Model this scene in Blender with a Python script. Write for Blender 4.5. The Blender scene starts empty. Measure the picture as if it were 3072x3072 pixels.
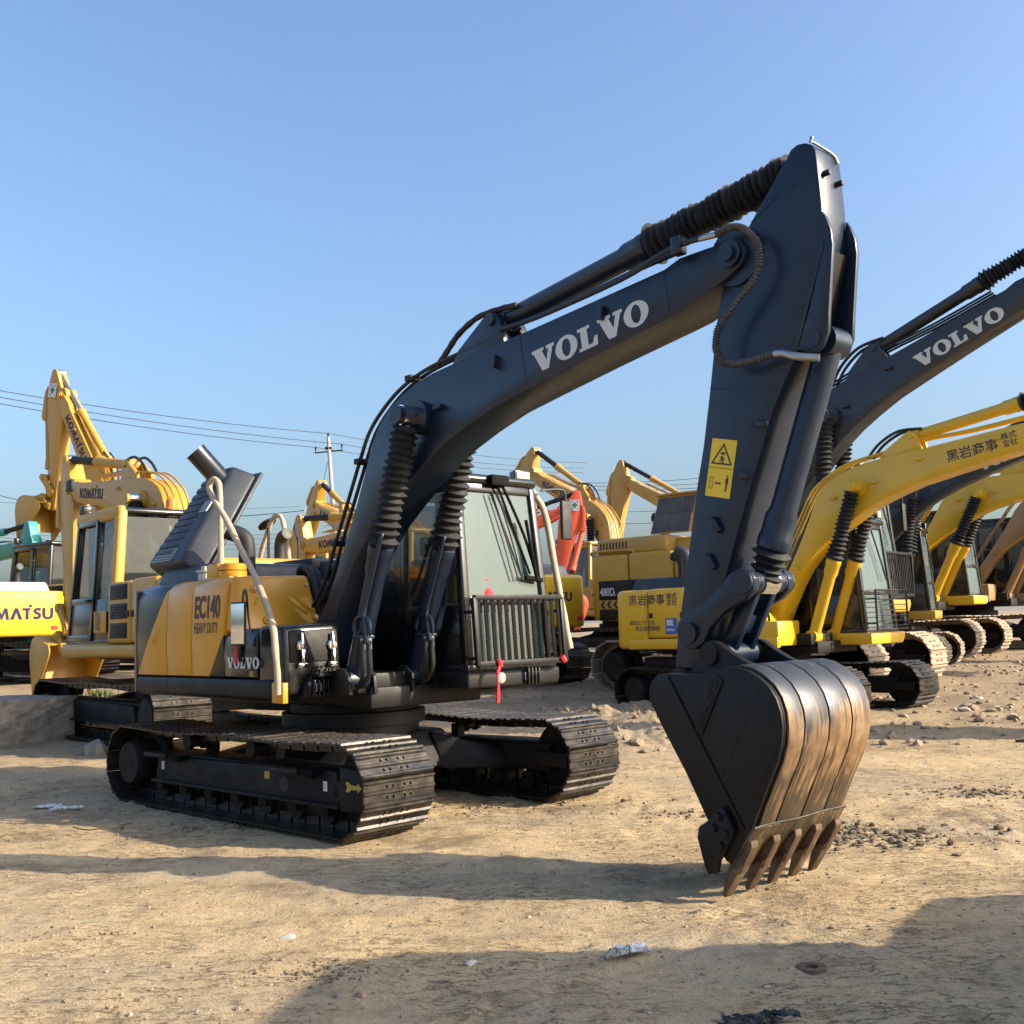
import bpy, bmesh, math, random
import numpy as np
from mathutils import Vector, Matrix
random.seed(7); rng = np.random.default_rng(7)
scene = bpy.context.scene
COL = scene.collection
R = math.radians

# ---------------------------------------------------------------- camera
EYE = 1.577
PITCH, ROLL = 0.1041007, 0.0291163
cam_d = bpy.data.cameras.new('camera'); cam = bpy.data.objects.new('camera', cam_d); COL.objects.link(cam)
cam_d.sensor_width = 36; cam_d.lens = 36 * 3300.54 / 3072; cam_d.clip_start = 0.05; cam_d.clip_end = 6000
_fw = Vector((0, math.cos(PITCH), math.sin(PITCH))); _up = Vector((0, -math.sin(PITCH), math.cos(PITCH))); _rt = Vector((1, 0, 0))
_cr, _sr = math.cos(ROLL), math.sin(ROLL)
_r = _cr * _rt - _sr * _up; _u = _sr * _rt + _cr * _up
cam.matrix_world = Matrix(((_r.x, _u.x, -_fw.x, 0), (_r.y, _u.y, -_fw.y, 0), (_r.z, _u.z, -_fw.z, EYE), (0, 0, 0, 1)))
scene.camera = cam

# ---------------------------------------------------------------- sky and sun
SUN_EL, SUN_AZ = R(26), R(-14)          # azimuth counter-clockwise from +X
world = bpy.data.worlds.new('World'); scene.world = world; world.use_nodes = True
wn = world.node_tree.nodes; wl = world.node_tree.links; wn.clear()
sky = wn.new('ShaderNodeTexSky'); sky.sky_type = 'NISHITA'; sky.sun_disc = False
sky.sun_elevation = SUN_EL; sky.sun_rotation = R(90) - SUN_AZ
sky.air_density = 1.2; sky.dust_density = 4.6; sky.ozone_density = 4.0; sky.altitude = 0
bg = wn.new('ShaderNodeBackground'); bg.inputs['Strength'].default_value = 0.116
tint = wn.new('ShaderNodeMix'); tint.data_type = 'RGBA'; tint.blend_type = 'MULTIPLY'; tint.inputs[0].default_value = 1; tint.inputs[7].default_value = (.97, 1.0, 1.06, 1)   # even white balance of the whole sky
wo = wn.new('ShaderNodeOutputWorld'); wl.new(sky.outputs[0], tint.inputs[6]); wl.new(tint.outputs[2], bg.inputs[0]); wl.new(bg.outputs[0], wo.inputs[0])
sun_d = bpy.data.lights.new('sun', 'SUN'); sun_d.energy = 3.6; sun_d.angle = R(0.53); sun_d.color = (1.0, 0.86, 0.66)
sun = bpy.data.objects.new('sun', sun_d); COL.objects.link(sun)
sdir = Vector((math.cos(SUN_AZ) * math.cos(SUN_EL), math.sin(SUN_AZ) * math.cos(SUN_EL), math.sin(SUN_EL)))
sun.rotation_euler = sdir.to_track_quat('Z', 'Y').to_euler(); sun.location = (30, -8, 20)
vs = scene.view_settings; vs.view_transform = 'Standard'; vs.look = 'None'; vs.exposure = 1.3; vs.gamma = 1.0
vs.use_curve_mapping = False
scene.render.engine = 'CYCLES'

# ---------------------------------------------------------------- lettering meshes (made first, while the scene is light)
def _curve_mesh(c):
    o = bpy.data.objects.new('tmp', c); COL.objects.link(o); bpy.context.view_layer.update()
    me = bpy.data.meshes.new_from_object(o.evaluated_get(bpy.context.evaluated_depsgraph_get()))
    bpy.data.objects.remove(o); bpy.data.curves.remove(c); return me
def text_mesh(body, bold=0.0, line=1.0, spacing=1.0, sx=1.0, align='LEFT'):
    c = bpy.data.curves.new('t', 'FONT'); c.body = body; c.offset = bold; c.space_line = line; c.space_character = spacing; c.align_x = align
    c.resolution_u = 4; me = _curve_mesh(c)
    if sx != 1.0:
        for v in me.vertices: v.co.x *= sx
    return me
def outline_mesh(loops):
    c = bpy.data.curves.new('t', 'CURVE'); c.dimensions = '2D'; c.fill_mode = 'BOTH'
    for lp in loops:
        s = c.splines.new('POLY'); s.points.add(len(lp) - 1)
        for p, q in zip(s.points, lp): p.co = (q[0], q[1], 0, 1)
        s.use_cyclic_u = True
    return _curve_mesh(c)
def ell(cx, cy, a, b, n=28): return [(cx + a * math.cos(2 * math.pi * i / n), cy + b * math.sin(2 * math.pi * i / n)) for i in range(n)]
def _slab():   # heavy slab-serif V O L V O, cap height 1
    loops = []; x = 0.0
    def V(x):
        return [(x, 1), (x + .58, 1), (x + .58, .86), (x + .49, .86), (x + .66, .36), (x + .80, .86), (x + .70, .86), (x + .70, 1), (x + 1.10, 1), (x + 1.10, .86), (x + 1.02, .86), (x + .72, -.02), (x + .40, -.02), (x + .08, .86), (x, .86)]
    def L(x):
        return [(x, 1), (x + .56, 1), (x + .56, .86), (x + .43, .86), (x + .43, .15), (x + .62, .15), (x + .72, .42), (x + .86, .42), (x + .84, 0), (x, 0), (x, .14), (x + .12, .14), (x + .12, .86), (x, .86)]
    for ch in 'VOLVO':
        if ch == 'V': loops.append(V(x)); x += 1.12
        elif ch == 'L': loops.append(L(x)); x += .92
        else: loops += [ell(x + .52, .5, .52, .53), ell(x + .52, .5, .20, .39)]; x += 1.09
    return outline_mesh(loops), x
def _round_sans():   # rounded heavy sans K O M A T S U with a raised T, cap height 1
    loops = []; x = 0
    loops += [[(0, 0), (.26, 0), (.26, 1), (0, 1)], [(.28, .5), (.66, 1), (.98, 1), (.60, .52), (1.0, 0), (.66, 0)]]; x = 1.04
    loops += [ell(x + .5, .5, .5, .52), ell(x + .5, .5, .23, .26)]; x += 1.06
    loops += [[(x, 0), (x + .16, 1), (x + .40, 1), (x + .60, .45), (x + .80, 1), (x + 1.04, 1), (x + 1.2, 0), (x + .94, 0), (x + .86, .58), (x + .66, 0), (x + .54, 0), (x + .34, .58), (x + .26, 0)]]; x += 1.24
    loops += [[(x, 0), (x + .38, 1), (x + .62, 1), (x + 1.0, 0), (x + .70, 0), (x + .50, .58), (x + .30, 0)]]; x += .96
    loops += [[(x, 1), (x, .78), (x + .26, .78), (x + .26, 0), (x + .52, 0), (x + .52, .78), (x + .66, .78), (x + .66, 1)], [(x + .52, 1.06), (x + .76, 1.06), (x + .76, 1.30), (x + .52, 1.30)]]; x += .80
    s = []
    for t in np.linspace(20, 270, 14): s.append((x + .38 + .34 * math.cos(R(t)), .70 + .30 * math.sin(R(t))))
    for t in np.linspace(90, -160, 14): s.append((x + .38 + .36 * math.cos(R(t)) , .24 + .24 * math.sin(R(t)) + .04))
    s2 = []
    for t in np.linspace(-160, 90, 14): s2.append((x + .38 + .14 * math.cos(R(t)), .27 + .07 * math.sin(R(t)) + .0))
    for t in np.linspace(270, 20, 14): s2.append((x + .38 + .14 * math.cos(R(t)), .71 + .09 * math.sin(R(t))))
    # S drawn as a thick band
    mid = [(x + .68, .84), (x + .50, .90), (x + .28, .87), (x + .17, .73), (x + .27, .60), (x + .48, .50), (x + .60, .38), (x + .56, .20), (x + .38, .12), (x + .10, .16)]
    a, b = [], []
    for i, p in enumerate(mid):
        q0 = mid[max(i - 1, 0)]; q1 = mid[min(i + 1, len(mid) - 1)]; dx, dy = q1[0] - q0[0], q1[1] - q0[1]; l = math.hypot(dx, dy) or 1
        a.append((p[0] - dy / l * .125, p[1] + dx / l * .125)); b.append((p[0] + dy / l * .125, p[1] - dx / l * .125))
    loops.append(a + b[::-1]); x += .80
    u = [(x, 1), (x + .26, 1), (x + .26, .40)] + [(x + .45 + .19 * math.cos(R(t)), .36 + .16 * math.sin(R(t))) for t in range(180, 361, 30)] + [(x + .64, 1), (x + .90, 1), (x + .90, .38)] + [(x + .45 + .45 * math.cos(R(t)), .38 + .40 * math.sin(R(t))) for t in range(0, -181, -20)]
    loops.append(u); x += .90
    return outline_mesh(loops), x
SLAB, SLAB_W = _slab()
SANS, SANS_W = _round_sans()
TX = {
 'model': text_mesh('EC140', .03), 'heavy': text_mesh('HEAVY DUTY', .018),
 'kanji_big': text_mesh('黑岩商事', .006), 'kanji_small': text_mesh('株式\n會社', .006, .95),
 'kanji_note': text_mesh('超低0.7オフ法', .006), 'kanji_note2': text_mesh('適合低燃費型', .006), 'safe': text_mesh('安全\n第一', .02, 1.15),
 '480': text_mesh('480D', .02, sx=.7), 'small_l': text_mesh('L', .02, sx=.7), 'be': text_mesh('BE', .04), 'ren': text_mesh('RENTAL', .03, sx=.8), 'sr': text_mesh('SR', .03),
}
CROSS = outline_mesh([[(-.18, -.5), (.18, -.5), (.18, -.18), (.5, -.18), (.5, .18), (.18, .18), (.18, .5), (-.18, .5), (-.18, .18), (-.5, .18), (-.5, -.18), (-.18, -.18)]])
TRI = outline_mesh([[(-.5, -.43), (.5, -.43), (0, .45)], [(-.39, -.365), (.39, -.365), (0, .32)]])
FALL = outline_mesh([[(-.10, .12), (.12, .12), (.12, .22), (-.10, .22)], [(-.06, .06), (.0, .09), (.04, .0), (.14, -.04), (.12, -.08), (.04, -.05), (.10, -.24), (.04, -.24), (-.01, -.10), (-.09, -.2), (-.13, -.17), (-.04, -.03), (-.10, -.02), (-.12, .02), (-.04, .02)]])
MAN = outline_mesh([ell(0, .42, .07, .08, 12), [(-.13, .32), (.13, .32), (.17, -.02), (.11, -.02), (.08, .2), (.08, -.5), (.01, -.5), (0, -.08), (-.01, -.5), (-.08, -.5), (-.08, .2), (-.11, -.02), (-.17, -.02)]])
ARROW2 = outline_mesh([[(-.5, 0), (-.25, .22), (-.25, .08), (.25, .08), (.25, .22), (.5, 0), (.25, -.22), (.25, -.08), (-.25, -.08), (-.25, -.22)]])
FRAME = outline_mesh([[(-.5, -.5), (.5, -.5), (.5, .5), (-.5, .5)], [(-.38, -.46), (.38, -.46), (.38, .46), (-.38, .46)]])
ARROW1 = outline_mesh([[(0, .22), (.12, 0), (0, -.22), (.25, -.22), (.36, -.10), (.75, -.10), (.75, -.22), (1, 0), (.75, .22), (.75, .10), (.36, .10), (.25, .22)]])
CHEV = outline_mesh([[(0, 0), (.5, -.5), (.9, -.5), (.4, 0), (.9, .5), (.5, .5)]])

# ---------------------------------------------------------------- materials
MATS = {}
def _nt(name):
    m = bpy.data.materials.new(name); m.use_nodes = True; nt = m.node_tree
    return m, nt.nodes, nt.links, nt.nodes['Principled BSDF']
def _noise(n, l, scale, detail=5, rough=.6, coord='Object', stretch=None, src=None):
    tc = n.new('ShaderNodeTexCoord'); t = n.new('ShaderNodeTexNoise'); t.inputs['Scale'].default_value = scale; t.inputs['Detail'].default_value = detail; t.inputs['Roughness'].default_value = rough
    o = tc.outputs[coord]
    if stretch:
        mp = n.new('ShaderNodeMapping'); mp.inputs['Scale'].default_value = stretch; l.new(o, mp.inputs[0]); o = mp.outputs[0]
    l.new(o, t.inputs['Vector']); return t.outputs['Fac']
def _ramp(n, l, fac, stops):
    r = n.new('ShaderNodeValToRGB'); e = r.color_ramp.elements
    while len(e) < len(stops): e.new(.5)
    for q, (p, c) in zip(e, stops): q.position = p; q.color = (*c, 1) if len(c) == 3 else c
    l.new(fac, r.inputs[0]); return r.outputs['Color']
def _mix(n, l, fac, a, b):
    m = n.new('ShaderNodeMix'); m.data_type = 'RGBA'
    if isinstance(fac, (int, float)): m.inputs[0].default_value = fac
    else: l.new(fac, m.inputs[0])
    for s, v in ((m.inputs[6], a), (m.inputs[7], b)):
        if isinstance(v, tuple): s.default_value = (*v, 1)
        else: l.new(v, s)
    return m.outputs[2]
def _bump(n, l, p, h, strength, dist=.01):
    b = n.new('ShaderNodeBump'); b.inputs['Strength'].default_value = strength; b.inputs['Distance'].default_value = dist
    l.new(h, b.inputs['Height']); l.new(b.outputs[0], p.inputs['Normal']); return b
def paint(name, col, rough=.35, dust=.25,  dustcol=(.33, .27, .2), metallic=0, bump=.15, coat=0.0, scale=3.0, coatrough=.12, spec=.5):
    m, n, l, p = _nt(name)
    f = _noise(n, l, scale, 7, .65); d = _ramp(n, l, f, [(.42, (0, 0, 0)), (.78, (dust,) * 3)])
    tone = _mix(n, l, _noise(n, l, .9, 3), tuple(c * .88 for c in col), tuple(min(c * 1.08, 1) for c in col))
    l.new(_mix(n, l, d, tone, dustcol), p.inputs['Base Color'])
    r = n.new('ShaderNodeMapRange'); r.inputs['To Min'].default_value = rough * .8; r.inputs['To Max'].default_value = min(rough * 1.5 + .05, 1)
    l.new(_noise(n, l, 11, 5), r.inputs['Value']); l.new(r.outputs[0], p.inputs['Roughness'])
    p.inputs['Specular IOR Level'].default_value = spec; p.inputs['Metallic'].default_value = metallic; p.inputs['Coat Weight'].default_value = coat; p.inputs['Coat Roughness'].default_value = coatrough
    if bump: _bump(n, l, p, _noise(n, l, 26, 3), bump, .003)
    MATS[name] = m; return m
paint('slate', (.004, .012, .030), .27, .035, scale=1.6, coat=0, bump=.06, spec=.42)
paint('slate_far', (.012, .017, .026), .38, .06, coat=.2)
paint('black', (.005, .0055, .007), .22, .02, coat=.4)
paint('black_dull', (.0045, .0045, .0055), .42, .10, dustcol=(.10, .08, .06), spec=.3)
paint('plastic', (.018, .024, .033), .42, .08)
paint('matte_black', (.006, .006, .007), .85, .02, spec=.12)
paint('gold', (.62, .28, .008), .34, .03, coat=.15, bump=.05)
paint('yellow', (.68, .41, .012), .32, .22, dustcol=(.30, .20, .07), scale=2.6, coat=.2, bump=.05)
paint('ochre', (.50, .27, .022), .40, .32, dustcol=(.24, .16, .075), scale=2.2, coat=.1, bump=.05)
paint('ochre_pale', (.48, .275, .05), .45, .40, dustcol=(.24, .17, .09), scale=2.2, coat=.1, bump=.05)
paint('yellow_bright', (.64, .39, .010), .32, .05, coat=.2, bump=.04)
paint('brown', (.30, .18, .07), .5, .3)
paint('orange', (.72, .09, .03), .38, .10, coat=.2)
paint('teal', (.03, .30, .28), .4, .15)
paint('hood_grey', (.33, .38, .38), .5, .2)
paint('hose_grey', (.05, .055, .06), .4, .1)
paint('rubber', (.009, .009, .010), .5, .06)
paint('fabric', (.008, .009, .012), .7, .02, bump=.5)
paint('steel', (.42, .42, .43), .33, .2, metallic=1)
paint('chrome', (.72, .73, .75), .10, .02, metallic=1, bump=0)
paint('shoe', (.028, .027, .027), .28, .55, dustcol=(.19, .145, .10), metallic=.6, bump=.6, scale=6)
paint('shoe_mud', (.30, .235, .17), .8, .8, dustcol=(.36, .28, .2), bump=.9, scale=9)
paint('frame_dark', (.006, .0055, .0055), .55, .5, dustcol=(.06, .047, .034), bump=.4, spec=.25)
paint('rust', (.085, .050, .028), .6, .6, dustcol=(.30, .21, .125), metallic=.35, bump=.9, scale=9)
paint('foam', (.44, .36, .26), .95, .6, dustcol=(.28, .20, .13), bump=1.0, scale=22)
paint('red', (.80, .03, .04), .7, .05)
paint('white', (.72, .72, .70), .5, .15)
paint('letter', (.58, .61, .61), .5, .35, scale=9)
paint('ink_blue', (.016, .014, .075), .5, .05, bump=0, spec=.2)
paint('ink_dark', (.020, .022, .045), .45, .05, bump=0)
paint('ink_maroon', (.045, .017, .014), .45, .1, bump=0)
paint('ink_green', (.02, .22, .12), .5, .05, bump=0)
paint('decal', (.80, .55, .02), .4, .08, bump=0)
paint('decal_dim', (.42, .28, .03), .5, .25, bump=0)
paint('blue', (.02, .10, .40), .4, .05, bump=0)
paint('concrete', (.20, .17, .13), .95, 1.0, dustcol=(.42, .36, .27), bump=1.0, scale=6)
paint('stone', (.42, .37, .30), .9, .4, bump=.8, scale=12)
paint('pale_stone', (.46, .43, .37), .85, .3, bump=.6, scale=20)
paint('clod', (.27, .205, .135), .95, .4, bump=1, scale=20)
paint('mud_dark', (.125, .09, .055), .9, .5, dustcol=(.22, .165, .10), bump=1, scale=14)
paint('brick', (.30, .165, .115), .9, .6, bump=.8, scale=12)
paint('pad', (.06, .064, .07), .7, .2)
paint('iron', (.10, .05, .03), .8, .3)
paint('amber', (.75, .20, .02), .15, .02)
paint('lens', (.32, .32, .30), .10, .05, bump=.2)
paint('seat', (.03, .03, .033), .8, .1)
paint('pole', (.40, .37, .33), .85, .3, bump=.4)
paint('wire', (.03, .03, .035), .6, 0, bump=0)
paint('plastic_bag', (.62, .62, .63), .35, .2)
paint('twig', (.17, .14, .115), .9, .1, bump=0)
paint('leaf', (.10, .12, .04), .7, .2, bump=0)
def glass(name, col, alpha, rough=.05):
    m, n, l, p = _nt(name); p.inputs['Base Color'].default_value = (*col, 1); p.inputs['Roughness'].default_value = rough; p.inputs['Specular IOR Level'].default_value = .7
    f = _noise(n, l, 2.2, 6, .7, stretch=(1, 1, .35)); r = n.new('ShaderNodeMapRange'); r.inputs['To Min'].default_value = alpha * .9; r.inputs['To Max'].default_value = min(alpha * 1.1, 1)
    l.new(f, r.inputs['Value']); l.new(r.outputs[0], p.inputs['Alpha']); MATS[name] = m
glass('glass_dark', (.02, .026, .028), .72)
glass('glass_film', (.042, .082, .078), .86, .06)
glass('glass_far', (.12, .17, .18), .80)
# two-tone paint: black / gold with slanting borders (painted stripes on the flank)
m, n, l, p = _nt('two_tone'); tc = n.new('ShaderNodeTexCoord'); sp = n.new('ShaderNodeSeparateXYZ'); l.new(tc.outputs['Object'], sp.inputs[0])
def _math(op, a, b, n=n, l=l):
    q = n.new('ShaderNodeMath'); q.operation = op
    for s, v in zip(q.inputs, (a, b)):
        if isinstance(v, (int, float)): s.default_value = v
        else: l.new(v, s)
    return q.outputs[0]
f = _math('SUBTRACT', sp.outputs[0], _math('MULTIPLY', sp.outputs[2], .77))
dark = _math('MAXIMUM', _math('LESS_THAN', f, -2.945), _math('MULTIPLY', _math('GREATER_THAN', f, -1.43), _math('LESS_THAN', sp.outputs[2], 1.60)))
l.new(_mix(n, l, dark, (.62, .28, .008), (.006, .006, .007)), p.inputs['Base Color'])
p.inputs['Roughness'].default_value = .28; p.inputs['Coat Weight'].default_value = .15; p.inputs['Coat Roughness'].default_value = .10
_bump(n, l, p, _noise(n, l, 1.3, 2), .25, .02); MATS['two_tone'] = m
# worn bucket steel with rust streaks running down the plate
m, n, l, p = _nt('worn_steel')
f1 = _noise(n, l, 1.0, 8, .72, stretch=(9, 42, 2.4)); f2 = _noise(n, l, 2.3, 5, .55)
tc = n.new('ShaderNodeTexCoord'); sp = n.new('ShaderNodeSeparateXYZ'); l.new(tc.outputs['Object'], sp.inputs[0])
band = n.new('ShaderNodeMapRange'); band.inputs['From Min'].default_value = 1.28; band.inputs['From Max'].default_value = .72; band.inputs['To Min'].default_value = -.10; band.inputs['To Max'].default_value = .15; l.new(sp.outputs[2], band.inputs['Value'])
s_ = _math('ADD', _math('ADD', _math('MULTIPLY', f1, .62, n, l), _math('MULTIPLY', f2, .48, n, l), n, l), band.outputs[0], n, l)
rustc = _ramp(n, l, _noise(n, l, 9, 6), [(.3, (.12, .06, .022)), (.52, (.25, .14, .055)), (.72, (.36, .235, .12))])
fac = _ramp(n, l, s_, [(.52, (0, 0, 0)), (.60, (.75, .75, .75)), (.75, (.95, .95, .95))])
steelc = _mix(n, l, fac, (.085, .088, .094), rustc)
low = n.new('ShaderNodeMapRange'); low.inputs['From Min'].default_value = .95; low.inputs['From Max'].default_value = .45; low.inputs['To Min'].default_value = -.10; low.inputs['To Max'].default_value = .16; l.new(sp.outputs[2], low.inputs['Value'])
old = _ramp(n, l, _math('ADD', _noise(n, l, 1.0, 7, .7, stretch=(7, 30, 1.8)), low.outputs[0], n, l), [(.50, (0, 0, 0)), (.60, (.85, .85, .85))])
l.new(_mix(n, l, old, steelc, (.030, .026, .018)), p.inputs['Base Color'])
rr = n.new('ShaderNodeMapRange'); rr.inputs['To Min'].default_value = .34; rr.inputs['To Max'].default_value = .62; l.new(f1, rr.inputs['Value']); l.new(rr.outputs[0], p.inputs['Roughness'])
l.new(_math('MULTIPLY', _math('SUBTRACT', 1.0, fac, n, l), .85, n, l), p.inputs['Metallic']); _bump(n, l, p, f1, .45, .004); MATS['worn_steel'] = m

m, n, l, p = _nt('lip_steel'); f1 = _noise(n, l, 1.0, 8, .72, stretch=(10, 40, 3)); f2 = _noise(n, l, 4, 6, .6)
l.new(_ramp(n, l, _math('ADD', _math('MULTIPLY', f1, .7, n, l), _math('MULTIPLY', f2, .3, n, l), n, l), [(.38, (.022, .019, .014)), (.52, (.075, .058, .034)), (.60, (.24, .16, .085)), (.72, (.40, .31, .20))]), p.inputs['Base Color'])
p.inputs['Roughness'].default_value = .42; p.inputs['Metallic'].default_value = .5; _bump(n, l, p, f1, .4, .004); MATS['lip_steel'] = m

# ---------------------------------------------------------------- mesh helpers
class MB:
    def __init__(s): s.bm = bmesh.new()
    def _merge(s, bm, bevel, seg=2):
        if bevel:
            es = [e for e in bm.edges if len(e.link_faces) == 2 and e.calc_face_angle(0) > R(28)]
            try: bmesh.ops.bevel(bm, geom=es, offset=bevel, segments=seg, affect='EDGES', clamp_overlap=True, profile=.5)
            except Exception: pass
        me = bpy.data.meshes.new('t'); bm.to_mesh(me); bm.free(); s.bm.from_mesh(me); bpy.data.meshes.remove(me); return s
    def raw(s, vs_, fs, bevel=0, seg=2):
        bm = bmesh.new(); V = [bm.verts.new(v) for v in vs_]
        for f in fs:
            try: bm.faces.new([V[i] for i in f])
            except ValueError: pass
        bmesh.ops.recalc_face_normals(bm, faces=bm.faces); return s._merge(bm, bevel, seg)
    def box(s, x0, x1, y0, y1, z0, z1, bevel=.008, seg=2):
        v = [(x, y, z) for x in (x0, x1) for y in (y0, y1) for z in (z0, z1)]
        return s.raw(v, [(0, 1, 3, 2), (4, 6, 7, 5), (0, 4, 5, 1), (2, 3, 7, 6), (0, 2, 6, 4), (1, 5, 7, 3)], bevel, seg)
    def hexa(s, bot, top, bevel=.008, seg=2):   # two quads
        return s.raw(list(bot) + list(top), [(3, 2, 1, 0), (4, 5, 6, 7), (0, 1, 5, 4), (1, 2, 6, 5), (2, 3, 7, 6), (3, 0, 4, 7)], bevel, seg)
    def prism(s, poly, a0, a1, axis='y', bevel=.008, seg=2):
        n_ = len(poly)
        def P(q, a): return {'y': (q[0], a, q[1]), 'z': (q[0], q[1], a), 'x': (a, q[0], q[1])}[axis]
        v = [P(q, a0) for q in poly] + [P(q, a1) for q in poly]
        f = [tuple(range(n_)), tuple(range(2 * n_ - 1, n_ - 1, -1))] + [(i, (i + 1) % n_, n_ + (i + 1) % n_, n_ + i) for i in range(n_)]
        return s.raw(v, f, bevel, seg)
    def lathe(s, p0, p1, prof, seg=16, jitter=0.0, caps=True):   # prof: [(t 0..1 or metres, r)]
        p0, p1 = Vector(p0), Vector(p1); d = p1 - p0; L = d.length; d.normalize()
        a = d.orthogonal().normalized(); b = d.cross(a); v, f = [], []
        for t, r in prof:
            c = p0 + d * L * t
            for k in range(seg):
                an = 2 * math.pi * k / seg; rr_ = r * (1 + (random.uniform(-jitter, jitter) if jitter else 0)); v.append(c + (a * math.cos(an) + b * math.sin(an)) * rr_)
        for i in range(len(prof) - 1):
            for k in range(seg): f.append((i * seg + k, i * seg + (k + 1) % seg, (i + 1) * seg + (k + 1) % seg, (i + 1) * seg + k))
        if caps: f += [tuple(range(seg))[::-1], tuple(range((len(prof) - 1) * seg, len(prof) * seg))]
        return s.raw(v, f)
    def pleats(s, p0, p1, prof, seg=18, wob=.5):   # cloth bellows: every ring off-centre, tilted and uneven
        p0, p1 = Vector(p0), Vector(p1); d = p1 - p0; L = d.length; d.normalize(); a = d.orthogonal().normalized(); b = d.cross(a); v, f = [], []
        step = L / max(len(prof) - 1, 1); ph = random.uniform(0, 6.28); ox = oy = 0
        for i, (t, r) in enumerate(prof):
            ph += random.uniform(-.5, .9); tilt = random.uniform(.1, .55) * wob; ox = .6 * ox + random.uniform(-.09, .09) * r * wob; oy = .6 * oy + random.uniform(-.09, .09) * r * wob; m3 = random.uniform(0, .10) * wob; ph3 = random.uniform(0, 6.28); k3 = random.choice((2, 3, 4))
            c = p0 + d * L * t + a * ox + b * oy
            for k in range(seg):
                an = 2 * math.pi * k / seg; q = r * (1 + m3 * math.sin(k3 * an + ph3) + random.uniform(-.025, .025)); v.append(c + (a * math.cos(an) + b * math.sin(an)) * q + d * step * tilt * math.cos(an + ph))
        for i in range(len(prof) - 1):
            for k in range(seg): f.append((i * seg + k, i * seg + (k + 1) % seg, (i + 1) * seg + (k + 1) % seg, (i + 1) * seg + k))
        f += [tuple(range(seg))[::-1], tuple(range((len(prof) - 1) * seg, len(prof) * seg))]
        return s.raw(v, f)
    def cyl(s, p0, p1, r, r1=None, seg=16): return s.lathe(p0, p1, [(0, r), (1, r if r1 is None else r1)], seg)
    def tube(s, pts, r, seg=8, smooth=4, rfun=None):
        P = [Vector(p) for p in pts]
        if smooth > 1 and len(P) > 2:
            Q = []
            for i in range(len(P) - 1):
                a, b, c, d = P[max(i - 1, 0)], P[i], P[i + 1], P[min(i + 2, len(P) - 1)]
                for k in range(smooth):
                    t = k / smooth; Q.append(.5 * ((2 * b) + (c - a) * t + (2 * a - 5 * b + 4 * c - d) * t * t + (3 * b - a - 3 * c + d) * t ** 3))
            P = Q + [P[-1]]
        v, f = [], []; up = None
        for i, p in enumerate(P):
            t = (P[min(i + 1, len(P) - 1)] - P[max(i - 1, 0)]).normalized()
            if up is None: up = t.orthogonal().normalized()
            up = (up - t * up.dot(t)).normalized(); b = t.cross(up); rr_ = r if rfun is None else rfun(i / (len(P) - 1)) * r
            for k in range(seg): an = 2 * math.pi * k / seg; v.append(p + (up * math.cos(an) + b * math.sin(an)) * rr_)
        for i in range(len(P) - 1):
            for k in range(seg): f.append((i * seg + k, i * seg + (k + 1) % seg, (i + 1) * seg + (k + 1) % seg, (i + 1) * seg + k))
        f += [tuple(range(seg))[::-1], tuple(range((len(P) - 1) * seg, len(P) * seg))]
        return s.raw(v, f)
    def beam(s, p0, p1, w, d, bevel=.006, side=(0, 1, 0)):   # rectangular bar between two points
        p0, p1 = Vector(p0), Vector(p1); t = (p1 - p0).normalized(); sd = Vector(side); sd = (sd - t * sd.dot(t)).normalized(); u = t.cross(sd)
        q = [(-w / 2, -d / 2), (w / 2, -d / 2), (w / 2, d / 2), (-w / 2, d / 2)]
        return s.hexa([p0 + sd * a + u * b for a, b in q], [p1 + sd * a + u * b for a, b in q], bevel)
    def mesh(s, name, smooth=38):
        me = bpy.data.meshes.new(name); s.bm.to_mesh(me); s.bm.free()
        if smooth:
            me.polygons.foreach_set('use_smooth', [True] * len(me.polygons)); me.set_sharp_from_angle(angle=R(smooth))
        return me
    def build(s, name, mat, parent=None, smooth=38): return link(name, s.mesh(name, smooth), mat, parent)
def link(name, me, mat=None, parent=None, M=None):
    if mat and not me.materials: me.materials.append(MATS[mat])
    o = bpy.data.objects.new(name, me); COL.objects.link(o)
    if parent: o.parent = parent
    if M is not None: o.matrix_local = M
    return o
def link_mat(name, me, mat, parent=None, M=None):   # own copy of shared mesh data when the material differs
    key = (me.name, mat); c = _mm.get(key)
    if c is None: c = me.copy(); c.materials.clear(); c.materials.append(MATS[mat]); _mm[key] = c
    o = bpy.data.objects.new(name, c); COL.objects.link(o); o.parent = parent
    if M is not None: o.matrix_local = M
    return o
_mm = {}
def decal(name, me, mat, parent, org, right, up, sx, sy=None):   # flat print: local x runs along right, y along up
    sy = sy or sx; r_ = Vector(right).normalized(); u_ = Vector(up); u_ = (u_ - r_ * u_.dot(r_)).normalized(); n_ = r_.cross(u_); o_ = Vector(org)
    M = Matrix(((r_.x * sx, u_.x * sy, n_.x, o_.x), (r_.y * sx, u_.y * sy, n_.y, o_.y), (r_.z * sx, u_.z * sy, n_.z, o_.z), (0, 0, 0, 1)))
    return link_mat(name, me, mat, parent, M)
def decal_fit(name, me, mat, parent, org, right, up, w, h):   # scaled so its bounds measure w by h, lower left corner at org
    xs_ = [v.co.x for v in me.vertices]; ys_ = [v.co.y for v in me.vertices]; sx, sy = w / (max(xs_) - min(xs_)), h / (max(ys_) - min(ys_)); r_ = Vector(right).normalized(); u_ = Vector(up).normalized()
    return decal(name, me, mat, parent, Vector(org) - r_ * min(xs_) * sx - u_ * min(ys_) * sy, r_, u_, sx, sy)
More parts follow.
